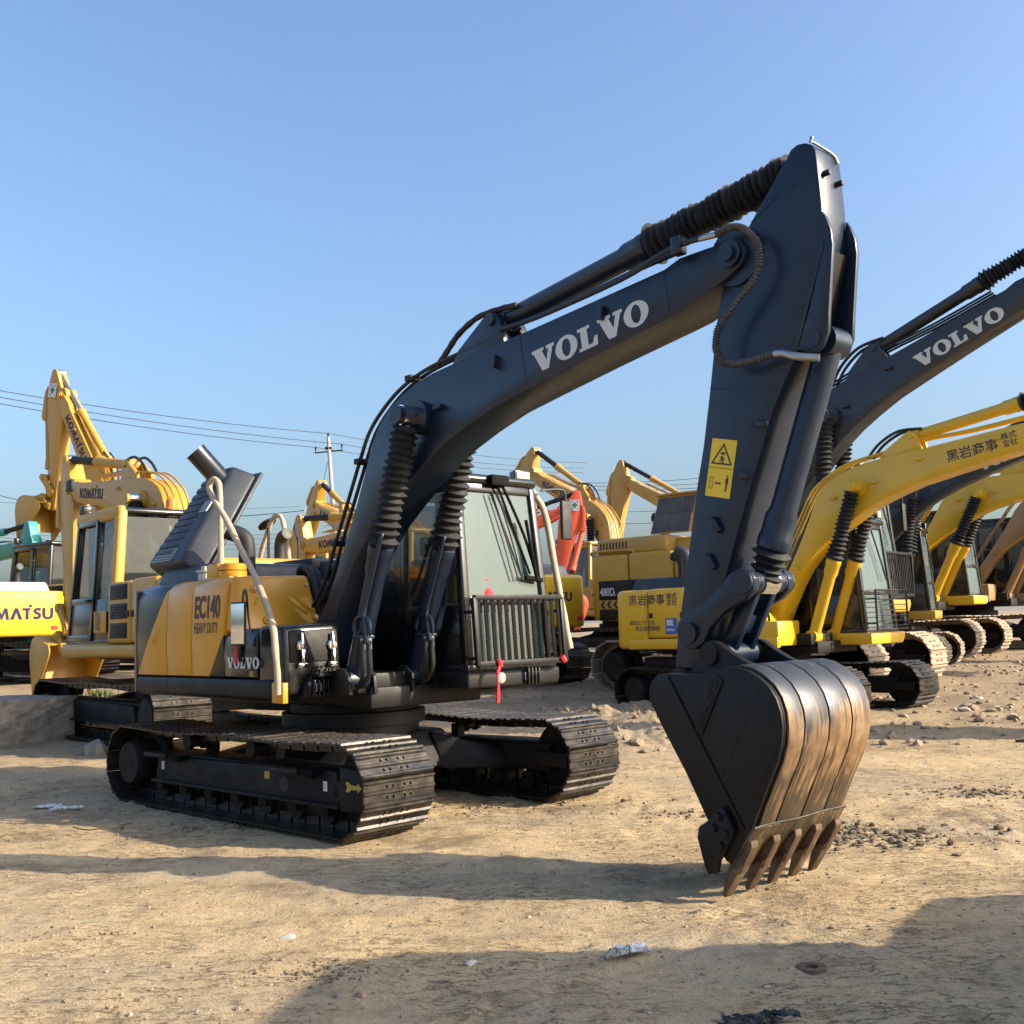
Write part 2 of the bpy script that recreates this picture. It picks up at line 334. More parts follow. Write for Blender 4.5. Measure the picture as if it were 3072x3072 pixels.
def empty(name, loc, rz=0, scale=1, label=None, cat=None, group=None):
    o = bpy.data.objects.new(name, None); COL.objects.link(o); o.location = loc; o.rotation_euler = (0, 0, rz); o.scale = (scale,) * 3; o.empty_display_size = .3
    tag(o, label, cat, group); return o
def tag(o, label=None, cat=None, group=None, kind=None):
    for k, v in (('label', label), ('category', cat), ('group', group), ('kind', kind)):
        if v: o[k] = v
    return o
PLATE = MB().box(-.5, .5, -.5, .5, -.5, .5, 0).mesh('plate_unit', 0)
SQ = outline_mesh([[(-.5, -.5), (.5, -.5), (.5, .5), (-.5, .5)]])

# ---------------------------------------------------------------- terrain
_tab = np.random.default_rng(3).random((257, 257)); _tab[256] = _tab[0]; _tab[:, 256] = _tab[:, 0]
def vnoise(x, y):
    x = np.asarray(x, float); y = np.asarray(y, float); xi = np.floor(x).astype(int); yi = np.floor(y).astype(int); fx = x - xi; fy = y - yi
    fx = fx * fx * (3 - 2 * fx); fy = fy * fy * (3 - 2 * fy); a = xi % 256; b = yi % 256
    return (_tab[a, b] * (1 - fx) + _tab[a + 1, b] * fx) * (1 - fy) + (_tab[a, b + 1] * (1 - fx) + _tab[a + 1, b + 1] * fx) * fy - .5
def fbm(x, y, o=5, g=.5):
    s = 0; a = 1
    for k in range(o): s = s + a * vnoise(x * 2 ** k + 17.3 * k, y * 2 ** k + 9.1 * k); a *= g
    return s
def sstep(a, b, x): t = np.clip((np.asarray(x, float) - a) / (b - a), 0, 1); return t * t * (3 - 2 * t)
def base_z(x, y):
    y = np.asarray(y, float)
    return .04 * np.clip(y - 14, 0, 16) + .006 * np.clip(y - 30, 0, 400)
def ground_z(x, y):
    x = np.asarray(x, float); y = np.asarray(y, float)
    z = base_z(x, y)
    near = .040 * fbm(x * .7, y * .7, 3) + .020 * fbm(x * 3.1, y * 3.1, 5, .62)
    rough = np.clip(fbm(x * .9 + 40, y * .9, 4), 0, 1); z = z + near + .075 * rough * np.clip(fbm(x * 9, y * 9, 3, .7) + .25, 0, 1)
    # churned mud behind the front machine and between the rows
    m = np.exp(-(((x - 2.2) / 1.7) ** 2 + ((y - 17.0) / 2.2) ** 2)); z = z + m * (.10 + .30 * np.abs(fbm(x * 1.7, y * 1.7, 5, .6)) + .05 * fbm(x * 8, y * 8, 3))
    w = sstep(13, 18, y) * (1 - sstep(60, 90, y)); z = z + w * .07 * np.abs(fbm(x * 1.1 + 5, y * 1.1, 5, .62))
    # wheel ruts in the foreground
    for (x0, y0, x1, y1, hw, dp) in ((-.95, 3.85, .75, 5.6, .05, .022), (.9, 3.1, 3.0, 4.9, .16, .016), (1.55, 3.0, 3.6, 4.75, .14, .014)):
        dx, dy = x1 - x0, y1 - y0; L = math.hypot(dx, dy); t = ((x - x0) * dx + (y - y0) * dy) / L; d = ((x - x0) * dy - (y - y0) * dx) / L + .05 * np.sin(t * 2.1)
        e = sstep(-.5, .3, t) * (1 - sstep(L - .3, L + .6, t)); z = z - e * dp * np.exp(-(d / hw) ** 2) + e * dp * .6 * np.exp(-((np.abs(d) - 1.7 * hw) / (hw * .6)) ** 2)
        if hw > .1: z = z + .8 * e * .008 * np.exp(-(d / hw) ** 4) * np.sign(np.sin(t * 42 + 6 * np.abs(d)))
    # faint crawler prints where the front machine rolled in
    for (x0, y0) in ((-.95, 8.4), (1.25, 10.5)):
        dx, dy = .7205, -.6935; t = (x - x0) * dx + (y - y0) * dy; d = (x - x0) * dy - (y - y0) * dx; e = sstep(-.4, .4, t) * (1 - sstep(3.2, 5.5, t)) * (1 - sstep(.28, .38, np.abs(d))); z = z + e * (.010 * np.clip(np.sin(t * 2 * math.pi / .19), -.2, 1) * (.5 + 1.2 * np.abs(fbm(x * 1.3, y * 1.3 + 7, 2))) - .012)
    return z
def gz(x, y): return float(ground_z(np.array([x]), np.array([y]))[0])
def spread(lo, hi, step, g, far):
    a = list(np.arange(lo, hi + 1e-6, step)); s = step; v = hi
    while v < far: s *= g; v += s; a.append(v)
    s = step; v = lo; b = []
    while v > -far: s *= g; v -= s; b.append(v)
    return np.array(b[::-1] + a)
xs = spread(-4.2, 5.2, .033, 1.055, 3000)
ys = [1.7]; 
while ys[-1] < 70: ys.append(ys[-1] * 1.0085)
s_ = ys[-1] * .0085
while ys[-1] < 4000: s_ *= 1.12; ys.append(ys[-1] + s_)
ysb = [1.7]; s_ = .05
while ysb[-1] > -600: s_ *= 1.22; ysb.append(ysb[-1] - s_)
ys = np.array(ysb[::-1][:-1] + ys)
X, Y = np.meshgrid(xs, ys); Z = ground_z(X, Y); nx, ny = len(xs), len(ys)
me = bpy.data.meshes.new('ground'); co = np.stack([X, Y, Z], -1).reshape(-1, 3)
idx = np.arange(nx * ny).reshape(ny, nx); q = np.stack([idx[:-1, :-1], idx[:-1, 1:], idx[1:, 1:], idx[1:, :-1]], -1).reshape(-1, 4)
me.vertices.add(len(co)); me.vertices.foreach_set('co', co.ravel()); me.loops.add(q.size); me.loops.foreach_set('vertex_index', q.ravel().astype(np.int32))
me.polygons.add(len(q)); me.polygons.foreach_set('loop_start', np.arange(0, q.size, 4, dtype=np.int32)); me.polygons.foreach_set('loop_total', np.full(len(q), 4, dtype=np.int32))
me.update(calc_edges=True); me.validate(); me.polygons.foreach_set('use_smooth', [True] * len(q))
m, n, l, p = _nt('dirt')
big = _noise(n, l, .45, 6, .62); midn = _noise(n, l, 2.3, 7, .68); fine = _noise(n, l, 14, 8, .72); streak = _noise(n, l, 1.2, 6, .65, stretch=(.8, 3.2, 1))
c1 = _ramp(n, l, big, [(.30, (.34, .24, .125)), (.50, (.52, .375, .200)), (.70, (.62, .465, .265))])
c2 = _ramp(n, l, midn, [(.33, (.22, .155, .085)), (.46, (.48, .345, .185)), (.70, (.60, .455, .265))])
c = _mix(n, l, .5, c1, c2)
grey = _ramp(n, l, _noise(n, l, .32, 6, .6, stretch=(1, 1.6, 1)), [(.44, (0, 0, 0)), (.60, (.8, .8, .8))]); c = _mix(n, l, grey, c, (.40, .315, .205))
pale = _ramp(n, l, streak, [(.60, (0, 0, 0)), (.78, (.6, .6, .6))]); c = _mix(n, l, pale, c, (.64, .54, .38))
damp = _ramp(n, l, _noise(n, l, .8, 7, .7), [(.54, (0, 0, 0)), (.64, (.72, .72, .72))]); c = _mix(n, l, damp, c, (.19, .14, .085))
grit = _ramp(n, l, fine, [(.56, (0, 0, 0)), (.66, (.75, .75, .75))]); c = _mix(n, l, grit, c, (.17, .12, .07))
spk = _ramp(n, l, _noise(n, l, 38, 5, .7), [(.60, (0, 0, 0)), (.68, (.8, .8, .8))]); c = _mix(n, l, spk, c, (.13, .09, .055))
# thin dark noise bands in patches: scuffs, cracks and painted shadows of small clods
sc = _noise(n, l, 3.2, 7, .66, stretch=(1, 2.6, 1)); band_ = _ramp(n, l, sc, [(.485, (0, 0, 0)), (.497, (1, 1, 1)), (.505, (1, 1, 1)), (.517, (0, 0, 0))])
sc2 = _noise(n, l, 9, 6, .7, stretch=(1, 2.2, 1)); band2 = _ramp(n, l, sc2, [(.44, (0, 0, 0)), (.452, (1, 1, 1)), (.458, (1, 1, 1)), (.47, (0, 0, 0))])
msk = _ramp(n, l, _noise(n, l, .7, 5, .6, stretch=(1.3, 1, 1)), [(.42, (0, 0, 0)), (.58, (.8, .8, .8))])
c = _mix(n, l, _math('MULTIPLY', band_, msk, n, l), c, (.17, .12, .075)); c = _mix(n, l, _math('MULTIPLY', band2, msk, n, l), c, (.20, .145, .09))
lum = n.new('ShaderNodeHueSaturation'); lum.inputs['Value'].default_value = .99; lum.inputs['Saturation'].default_value = .96; l.new(c, lum.inputs['Color']); c = lum.outputs[0]
# darker trodden mud further back, by real place
tc = n.new('ShaderNodeTexCoord'); sp = n.new('ShaderNodeSeparateXYZ'); l.new(tc.outputs['Object'], sp.inputs[0])
far = n.new('ShaderNodeMapRange'); far.inputs['From Min'].default_value = 12.5; far.inputs['From Max'].default_value = 17; l.new(sp.outputs[1], far.inputs['Value'])
mudf = _math('MULTIPLY', far.outputs[0], _math('ADD', _math('MULTIPLY', midn, .9, n, l), .05, n, l), n, l)
c = _mix(n, l, mudf, c, (.25, .195, .14))
l.new(c, p.inputs['Base Color']); p.inputs['Roughness'].default_value = .95; p.inputs['Specular IOR Level'].default_value = .15
h = _math('ADD', _math('MULTIPLY', fine, .7, n, l), _math('MULTIPLY', _noise(n, l, 55, 4, .7), .45, n, l), n, l)
h = _math('SUBTRACT', h, _math('MULTIPLY', _math('MULTIPLY', band_, msk, n, l), .35, n, l), n, l)
_bump(n, l, p, h, 1.0, .03); MATS['dirt'] = m; me.materials.append(m)
ground = bpy.data.objects.new('ground', me); COL.objects.link(ground); tag(ground, kind='structure', label='dry trodden tan dirt yard with ruts and scattered mud')

# ---------------------------------------------------------------- excavator builder
# side profiles (x forward, z up) of the boom, arm and bucket, in metres, for the resting pose of the front machine
FOOT = (.24, 1.42); APIN = (4.985, 3.845); BPIN = (4.50, 1.22); LPIN = (4.965, 1.808); KPIN = (4.731, 1.376); GPIN = (4.535, 1.505)
BOOM = [(.08, 1.42), (.13, 1.55), (.435, 1.878), (.60, 2.15), (.788, 2.476), (.92, 2.72), (1.031, 2.941), (1.13, 3.16), (1.25, 3.335), (1.40, 3.46), (1.58, 3.55), (1.78, 3.62), (1.99, 3.662), (2.574, 3.72), (3.07, 3.761), (3.75, 3.825), (4.45, 3.892), (4.58, 3.935), (4.90, 3.94)] + \
       [(4.985 + .105 * math.cos(R(t)), 3.845 + .105 * math.sin(R(t))) for t in (80, 50, 20, -10, -40, -70)] + \
       [(4.93, 3.70), (4.548, 3.572), (4.43, 3.55), (3.75, 3.437), (3.136, 3.326), (2.736, 3.25), (2.40, 3.150), (2.12, 3.05), (1.90, 2.945), (1.65, 2.80), (1.40, 2.64), (1.20, 2.50), (1.02, 2.34), (.85, 2.17), (.68, 1.92), (.53, 1.65), (.42, 1.42), (.38, 1.33), (.30, 1.27), (.18, 1.27), (.10, 1.33)]
ARM = [(5.578, 4.335), (5.555, 4.375), (5.508, 4.403), (5.458, 4.411), (5.409, 4.393), (5.367, 4.335), (5.098, 4.03), (4.95, 3.84), (4.855, 3.643), (4.80, 3.432), (4.725, 3.02), (4.655, 2.68), (4.582, 2.40), (4.505, 2.041), (4.42, 1.659), (4.375, 1.45), (4.345, 1.25)] + \
      [(4.46 + .12 * math.cos(R(t)), 1.22 + .12 * math.sin(R(t))) for t in (190, 225, 270, 315, 350)] + \
      [(4.62, 1.40), (4.745, 1.755), (4.898, 2.141), (5.017, 2.426), (5.177, 2.806), (5.245, 2.931), (5.388, 3.167), (5.50, 3.46), (5.575, 3.72), (5.592, 3.85), (5.597, 4.0), (5.590, 4.15)]
EAR = [(5.56, 3.62), (5.60, 3.95), (5.625, 3.91), (5.656, 3.823), (5.661, 3.731), (5.64, 3.572), (5.61, 3.333), (5.599, 3.229), (5.562, 3.147), (5.515, 3.118), (5.469, 3.123), (5.388, 3.165), (5.48, 3.38)]
BKT_BACK = [(4.56, 1.268), (4.70, 1.262), (4.816, 1.268), (4.90, 1.290), (4.985, 1.310), (5.07, 1.309), (5.15, 1.293), (5.22, 1.258), (5.29, 1.203), (5.335, 1.137), (5.36, 1.06), (5.366, .98), (5.352, .885), (5.315, .78), (5.255, .665), (5.205, .565), (5.16, .475), (5.125, .40)]
BKT_SIDE = BKT_BACK + [(5.07, .30), (4.985, .185), (4.935, .21), (4.80, .46), (4.678, .68), (4.526, .918), (4.42, 1.10), (4.415, 1.16), (4.435, 1.215), (4.483, 1.257)]
def ccw_off(pts, d):    # offset an open polyline to its outside (left of travel is inside here)
    out = []
    for i, p in enumerate(pts):
        a = pts[max(i - 1, 0)]; b = pts[min(i + 1, len(pts) - 1)]; dx, dz = b[0] - a[0], b[1] - a[1]; L = math.hypot(dx, dz); out.append((p[0] - dz / L * d, p[1] + dx / L * d))
    return out
def shoe_mesh(w, pitch, tall=.030):
    m = MB(); h = w / 2; t = .014
    pr = [(-.52 * pitch, 0), (-.52 * pitch, t), (-.47 * pitch, tall), (-.40 * pitch, tall), (-.33 * pitch, t), (-.10 * pitch, t), (-.05 * pitch, tall * .9), (.03 * pitch, tall * .9), (.09 * pitch, t), (.30 * pitch, t), (.36 * pitch, tall * .9), (.43 * pitch, tall * .9), (.47 * pitch, t * .6), (.47 * pitch, 0)]
    m.prism(pr, -h, h, 'y', 0)
    for sx in (-.21, .20):
        for sy in (-.115, -.055, .055, .115): m.lathe((sx * pitch, sy * w / .69, t), (sx * pitch, sy * w / .69, t + .014), [(0, .014), (1, .012)], 6)
    for sy in (-.085, .085): m.box(-.42 * pitch, .42 * pitch, sy * w / .69 - .022, sy * w / .69 + .022, -.075, -.002, 0)   # chain link behind the plate
    return m.mesh('track_shoe', 30)
SHOES = {}
def make_track(root, yc, dyaw, w=.69, n=46, mat='shoe', side=-1, detail=True, half=1.672, rad=.338, outmat='frame_dark'):
    """one crawler: frame part with idler, sprocket and rollers, and its shoes as sub-parts"""
    cz = rad + .042
    fr = MB(); yo = side * w * .40
    fr.box(-1.25, 1.62, -.17, .17, .25, .50, .02)
    fr.prism([(-1.25, .24), (1.60, .24), (1.60, .30), (1.55, .51), (-1.2, .47)], side * .17, side * .24, 'y', .012)
    fr.box(-1.25, 1.62, side * .17, side * .285, .235, .262, .006)
    fr.prism([(1.62, .22), (1.98, .22), (2.00, .40), (1.96, .54), (1.62, .55)], side * .17, side * .26, 'y', .015)
    fr.box(1.5, 1.9, -.24, .24, .30, .44, .02)
    t = fr.build('track', outmat, root); t.location = (0, yc, 0)
    Rz = Matrix.Rotation(dyaw, 4, 'Z'); t.matrix_local = Rz @ Matrix.Translation((0, yc, 0))
    m = MB(); c = (-half, 0, cz)
    m.lathe((-half, -.06, cz), (-half, .06, cz), [(0, rad * .80), (.2, rad * .88), (.8, rad * .88), (1, rad * .80)], 28)
    m.lathe((-half, side * .05, cz), (-half, side * .30, cz), [(0, .21), (.85, .21), (1, .19)], 24); m.build('final_drive', outmat, t)
    m = MB(); m.lathe((half, -.07, cz), (half, .07, cz), [(0, rad * .84), (.15, rad * .92), (.85, rad * .92), (1, rad * .84)], 28); m.build('idler', outmat, t)
    if detail:
        for k in range(7):
            x = -1.25 + k * .43; m = MB(); m.lathe((x, -.16, .16), (x, .16, .16), [(0, .085), (.18, .085), (.2, .11), (.3, .11), (.32, .085), (.68, .085), (.7, .11), (.8, .11), (.82, .085), (1, .085)], 14)
            m.box(x - .06, x + .06, side * .10, side * .20, .15, .26, .005); m.build('roller', outmat, t)
        for x in (-.75, .30):
            m = MB(); m.lathe((x, side * -.02, .615), (x, side * .20, .615), [(0, .06), (.1, .075), (.3, .075), (.35, .055), (.75, .055), (.8, .075), (1, .07)], 18); m.box(x - .05, x + .05, side * -.12, side * -.02, .45, .63, .01); m.build('carrier_roller', outmat, t)
            for x in (): pass
    # path of the shoes
    pts = []; N = 400
    straight = 2 * half; arc = math.pi * rad; per = 2 * straight + 2 * arc
    def at(s):
        s %= per
        if s < straight: return (-half + s, .042, 0)                                   # bottom, moving forward
        s -= straight
        if s < arc: a = -math.pi / 2 + s / rad; return (half + rad * math.cos(a), cz + rad * math.sin(a), a + math.pi / 2)
        s -= arc
        if s < straight:
            x = half - s; sag = .035 * math.cos(math.pi * x / half / 1.15) ** 2 * (1 if abs(x) < half * .57 * 1.15 else 0); u = abs(math.sin(math.pi * (x / half) * 1.0)); return (x, cz + rad - .022 * u ** 2, math.pi)
        s -= straight; a = math.pi / 2 + s / rad; return (-half + rad * math.cos(a), cz + rad * math.sin(a), a + math.pi / 2)
    pitch = per / n; key = (round(w, 2), round(pitch, 3), mat)
    if key not in SHOES: SHOES[key] = shoe_mesh(w, pitch * 1.02)
    me = SHOES[key]
    for k in range(n):
        x, z, a = at(k * pitch + .05)
        M = Matrix.Translation((x, 0, z)) @ Matrix.Rotation(-a, 4, 'Y') @ Matrix.Rotation(math.pi, 4, 'X')
        # local +z of the shoe points outward: bottom run faces down
        if me.materials: o = bpy.data.objects.new('track_shoe', me); COL.objects.link(o); o.parent = t; o.matrix_local = M
        else: link('track_shoe', me, mat, t, M)
    return t
def piston(root, p0, p1, r, split, mat, rodmat, cover='bellows', name='hydraulic_cylinder', folds=14, pins=True, gland=True, flare=1.42, low=None):
    """barrel from p0 to the split fraction, then a bare rod or a pleated cover to p1"""
    p0, p1 = Vector(p0), Vector(p1); L = (p1 - p0).length; e = .10 / L
    m = MB(); pr = [(0, r * .9), (.02, r), (split - e * 1.9, r), (split - e * 1.7, r * 1.02)]
    if gland: pr = [(0, r * .9), (.02, r), (split - 2.6 * e, r), (split - 2.1 * e, r * 1.22), (split - .9 * e, r * 1.22), (split - .8 * e, r * 1.30), (split - .15 * e, r * 1.30), (split, r * 1.1)]
    m.lathe(p0, p0 + (p1 - p0) * split, [(t / split, q) for t, q in pr], 20)
    if pins: m.cyl(p0 + Vector((0, -r * 1.1, 0)), p0 + Vector((0, r * 1.1, 0)), r * 1.15, seg=18)
    c = m.build(name, mat, root)
    a = p0 + (p1 - p0) * split
    m = MB(); m.cyl(a - (p1 - a) * .02, p1, r * .55, seg=14)
    if pins: m.cyl(p1 + Vector((0, -r * .95, 0)), p1 + Vector((0, r * .95, 0)), r * 1.0, seg=16)
    m.build('piston_rod', rodmat, c)
    if cover:
        m = MB(); end = .93 if pins else .99; pr = []; ph = 0
        if cover == 'rod_sleeve':
            pr = [(end * k / 14, r * .86 * random.uniform(.93, 1.07)) for k in range(15)]; m.lathe(a, p1, pr, 14, .05); m.build(cover, 'fabric', c, 25); return c
        for k in range(folds * 2 + 1):
            t = k / (folds * 2) ; tt = t ** .92 * end; big = k % 2 == 1
            bunch = 1 + .28 * max(0, 1 - t / .2)
            pr.append((tt, bunch * r * (flare * random.uniform(.92, 1.06) if big else flare * .66 * random.uniform(.93, 1.08)) * (1.0 if t < .8 else 1.0)))
        m.pleats(a, p1, pr); m.build(cover, 'fabric', c, 25)
    return c
def rotp(p, c, a): s, k = math.sin(a), math.cos(a); x, z = p[0] - c[0], p[1] - c[1]; return (c[0] + x * k - z * s, c[1] + x * s + z * k)
class Kin:
    def __init__(s, b=0, a=0, g=0):
        s.kb = lambda p: rotp(p, FOOT, b)
        A2 = s.kb(APIN)
        def ka(p): q = rotp(p, APIN, a + b); return (q[0] + A2[0] - APIN[0], q[1] + A2[1] - APIN[1])
        s.ka = ka; B2 = ka(BPIN)
        def kk(p): q = rotp(p, BPIN, a + b + g); return (q[0] + B2[0] - BPIN[0], q[1] + B2[1] - BPIN[1])
        s.kk = kk; s.b = b; s.a = a + b
def P3(p, y): return (p[0], y, p[1])
def pin(m, p, y0, y1, r, seg=18): m.cyl(P3(p, y0), P3(p, y1), r, seg=seg)
def front_gear(root, k, yb, body, cover='bellows', armcover='bellows', rodmat='chrome', bucketmat=None, hero=False, bucket=True, linkmat=None, bucketcover=None, fit=None):
    """boom, arm, bucket and their cylinders; k gives the pose"""
    linkmat = linkmat or body; bucketmat = bucketmat or 'black_dull'; bv = .012 if hero else .008; w, aw, bw = .19, .135, .48
    kb, ka, kk = k.kb, k.ka, k.kk
    m = MB(); m.prism([kb(p) for p in BOOM], yb - w, yb + w, 'y', bv)
    pin(m, kb(FOOT), yb - w - .06, yb + w + .06, .13)
    pin(m, kb(APIN), yb - w - .035, yb + w + .035, .085); pin(m, kb(APIN), yb - w - .06, yb + w + .06, .05)
    BP = (1.854, 3.314); pin(m, kb(BP), yb - w - .27, yb + w + .27, .075); pin(m, kb(BP), yb - w - .06, yb + w + .06, .14, 24)
    br = [kb(p) for p in ((2.18, 3.66), (2.284, 3.80), (2.593, 3.993), (2.66, 4.03), (2.74, 4.0), (2.79, 3.90), (2.84, 3.72))]
    for y in (-.13, .10): m.prism(br, yb + y - .015, yb + y + .045, 'y', .006)
    pin(m, kb((2.69, 3.965)), yb - .17, yb + .17, .05)
    boom = m.build('boom', body, root)
    m = MB(); m.prism([ka(p) for p in ARM], yb - aw, yb + aw, 'y', bv)
    for y in (yb - aw, yb + aw): m.prism([ka(p) for p in EAR], y - .016 * (1 if y > yb else 1), y + .016, 'y', .006)
    pin(m, ka(APIN), yb - aw - .02, yb + aw + .02, .19, 30)
    pin(m, ka((5.497, 3.206)), yb - aw - .024, yb + aw + .024, .055)
    arm = m.build('arm', body, root)
    m = MB(); m.prism([ka(p) for p in ((5.50, 3.46), (5.578, 3.73), (5.600, 3.73), (5.522, 3.45), (5.41, 3.165), (5.388, 3.167))], yb - aw + .018, yb + aw - .018, 'y', 0); m.build('arm_shade_sheet', 'black_dull', arm)  # dark sheet over the arm face, standing in for shade between the ears
    # cylinders
    for s in (-1, 1): piston(root, (1.04, yb + s * .33, 1.17), P3(kb(BP), yb + s * .33), .085, .52, body, rodmat, cover, folds=16, name='boom_cylinder')
    piston(root, P3(kb((2.69, 3.965)), yb), P3(ka((5.44, 4.335)), yb), .082, .55, body, rodmat, armcover, folds=24, name='arm_cylinder', flare=1.42)
    piston(root, P3(ka((5.52, 3.20)), yb), P3(ka(LPIN), yb), .082, .86, body, rodmat, bucketcover, folds=4, name='bucket_cylinder', flare=1.35)
    # bucket linkage
    for s in (-1, 1):
        y = yb + s * (aw + .05); a_, b_ = ka(GPIN), ka(LPIN); dx, dz = b_[0] - a_[0], b_[1] - a_[1]; L = math.hypot(dx, dz); ux, uz = dx / L, dz / L; nx_, nz_ = -uz, ux
        poly = [(a_[0] + ux * t * L + nx_ * h, a_[1] + uz * t * L + nz_ * h) for t, h in ((-.13, .07), (-.05, .105), (.12, .115), (.35, .085), (.7, .08), (.9, .10), (1.05, .085), (1.15, .03), (1.15, -.03), (1.05, -.085), (.9, -.09), (.6, -.06), (.3, -.07), (.1, -.115), (-.05, -.105), (-.13, -.07))]
        m = MB(); m.prism(poly, y - .03, y + .03, 'y', .008); pin(m, a_, y - .05, y + .05, .07); pin(m, b_, y - .05, y + .05, .075); m.build('guide_link', linkmat, root)
    m = MB(); a_, b_ = ka(LPIN), kk(KPIN); pin(m, a_, yb - .13, yb + .13, .075); pin(m, b_, yb - .15, yb + .15, .075)
    for s in (-1, 1): m.beam(P3(a_, yb + s * .085), P3(b_, yb + s * .085), .05, .11, .01)
    q = ((a_[0] * .55 + b_[0] * .45), (a_[1] * .55 + b_[1] * .45)); q2 = ((a_[0] * .3 + b_[0] * .7), (a_[1] * .3 + b_[1] * .7)); m.beam(P3(q, yb), P3(q2, yb), .15, .05, .008); m.build('connecting_link', linkmat, root)
    if not bucket: return boom, arm, None
    m = MB(); th = .025
    bk = [kk(p) for p in BKT_BACK]; inn = [kk(p) for p in ccw_off(BKT_BACK, -.022)]
    m.prism(bk + inn[::-1], yb - bw + th, yb + bw - th, 'y', 0)
    for s in (-1, 1): m.prism([kk(p) for p in BKT_SIDE], *(sorted((yb + s * bw, yb + s * (bw - th)))), 'y', .006)
    for y in (-.235, .235):
        m.prism([kk(p) for p in ((4.56, 1.25), (4.60, 1.30), (4.65, 1.40), (4.69, 1.445), (4.735, 1.46), (4.79, 1.448), (4.88, 1.388), (4.98, 1.335), (5.10, 1.295), (5.0, 1.25), (4.40, 1.13), (4.40, 1.24), (4.46, 1.30))], yb + y - .03, yb + y + .03, 'y', .008)
        pin(m, kk(KPIN), yb + y - .05, yb + y + .05, .065); pin(m, kk(BPIN), yb + y - .045, yb + y + .045, .075)
    bucket_o = m.build('bucket', bucketmat, root)
    return boom, arm, bucket_o
def bucket_teeth(bucket_o, k, yb, n=5, mat='rust', lip='lip_steel', bw=.48):
    kk = k.kk
    m = MB(); m.prism([kk(p) for p in ((5.135, .415), (5.148, .405), (4.985, .165), (4.968, .178))], yb - bw - .004, yb + bw + .004, 'y', .003)
    m.prism([kk(p) for p in ((5.115, .395), (5.125, .39), (4.965, .16), (4.955, .17))], yb - bw + .03, yb + bw - .03, 'y', 0); m.build('cutting_edge', lip, bucket_o)
    for i in range(n):
        y = yb - bw + .035 + i * (2 * bw - .07) / (n - 1); m = MB()
        ad = [(5.085, .335), (5.118, .335), (5.122, .30), (5.035, .150), (4.975, .118), (4.945, .150), (4.965, .20), (5.04, .295)]
        m.prism([kk(p) for p in ad], y - .034, y + .034, 'y', .005); m.build('tooth_adapter', mat, bucket_o)
        m = MB(); q = [kk(p) for p in ((5.055, .195), (4.948, .150), (4.902, .010), (4.922, .0))]
        m.hexa([P3(q[0], y - .047), P3(q[0], y + .047), P3(q[1], y + .047), P3(q[1], y - .047)], [P3(q[3], y - .038), P3(q[3], y + .038), P3(q[2], y + .038), P3(q[2], y - .038)], .004)
        for s_ in (-1, 1): m.lathe(P3(kk((5.005, .165)), y + s_ * .046), P3(kk((5.005, .165)), y + s_ * .052), [(0, .016), (1, .014)], 8)
        m.build('tooth', mat, bucket_o)
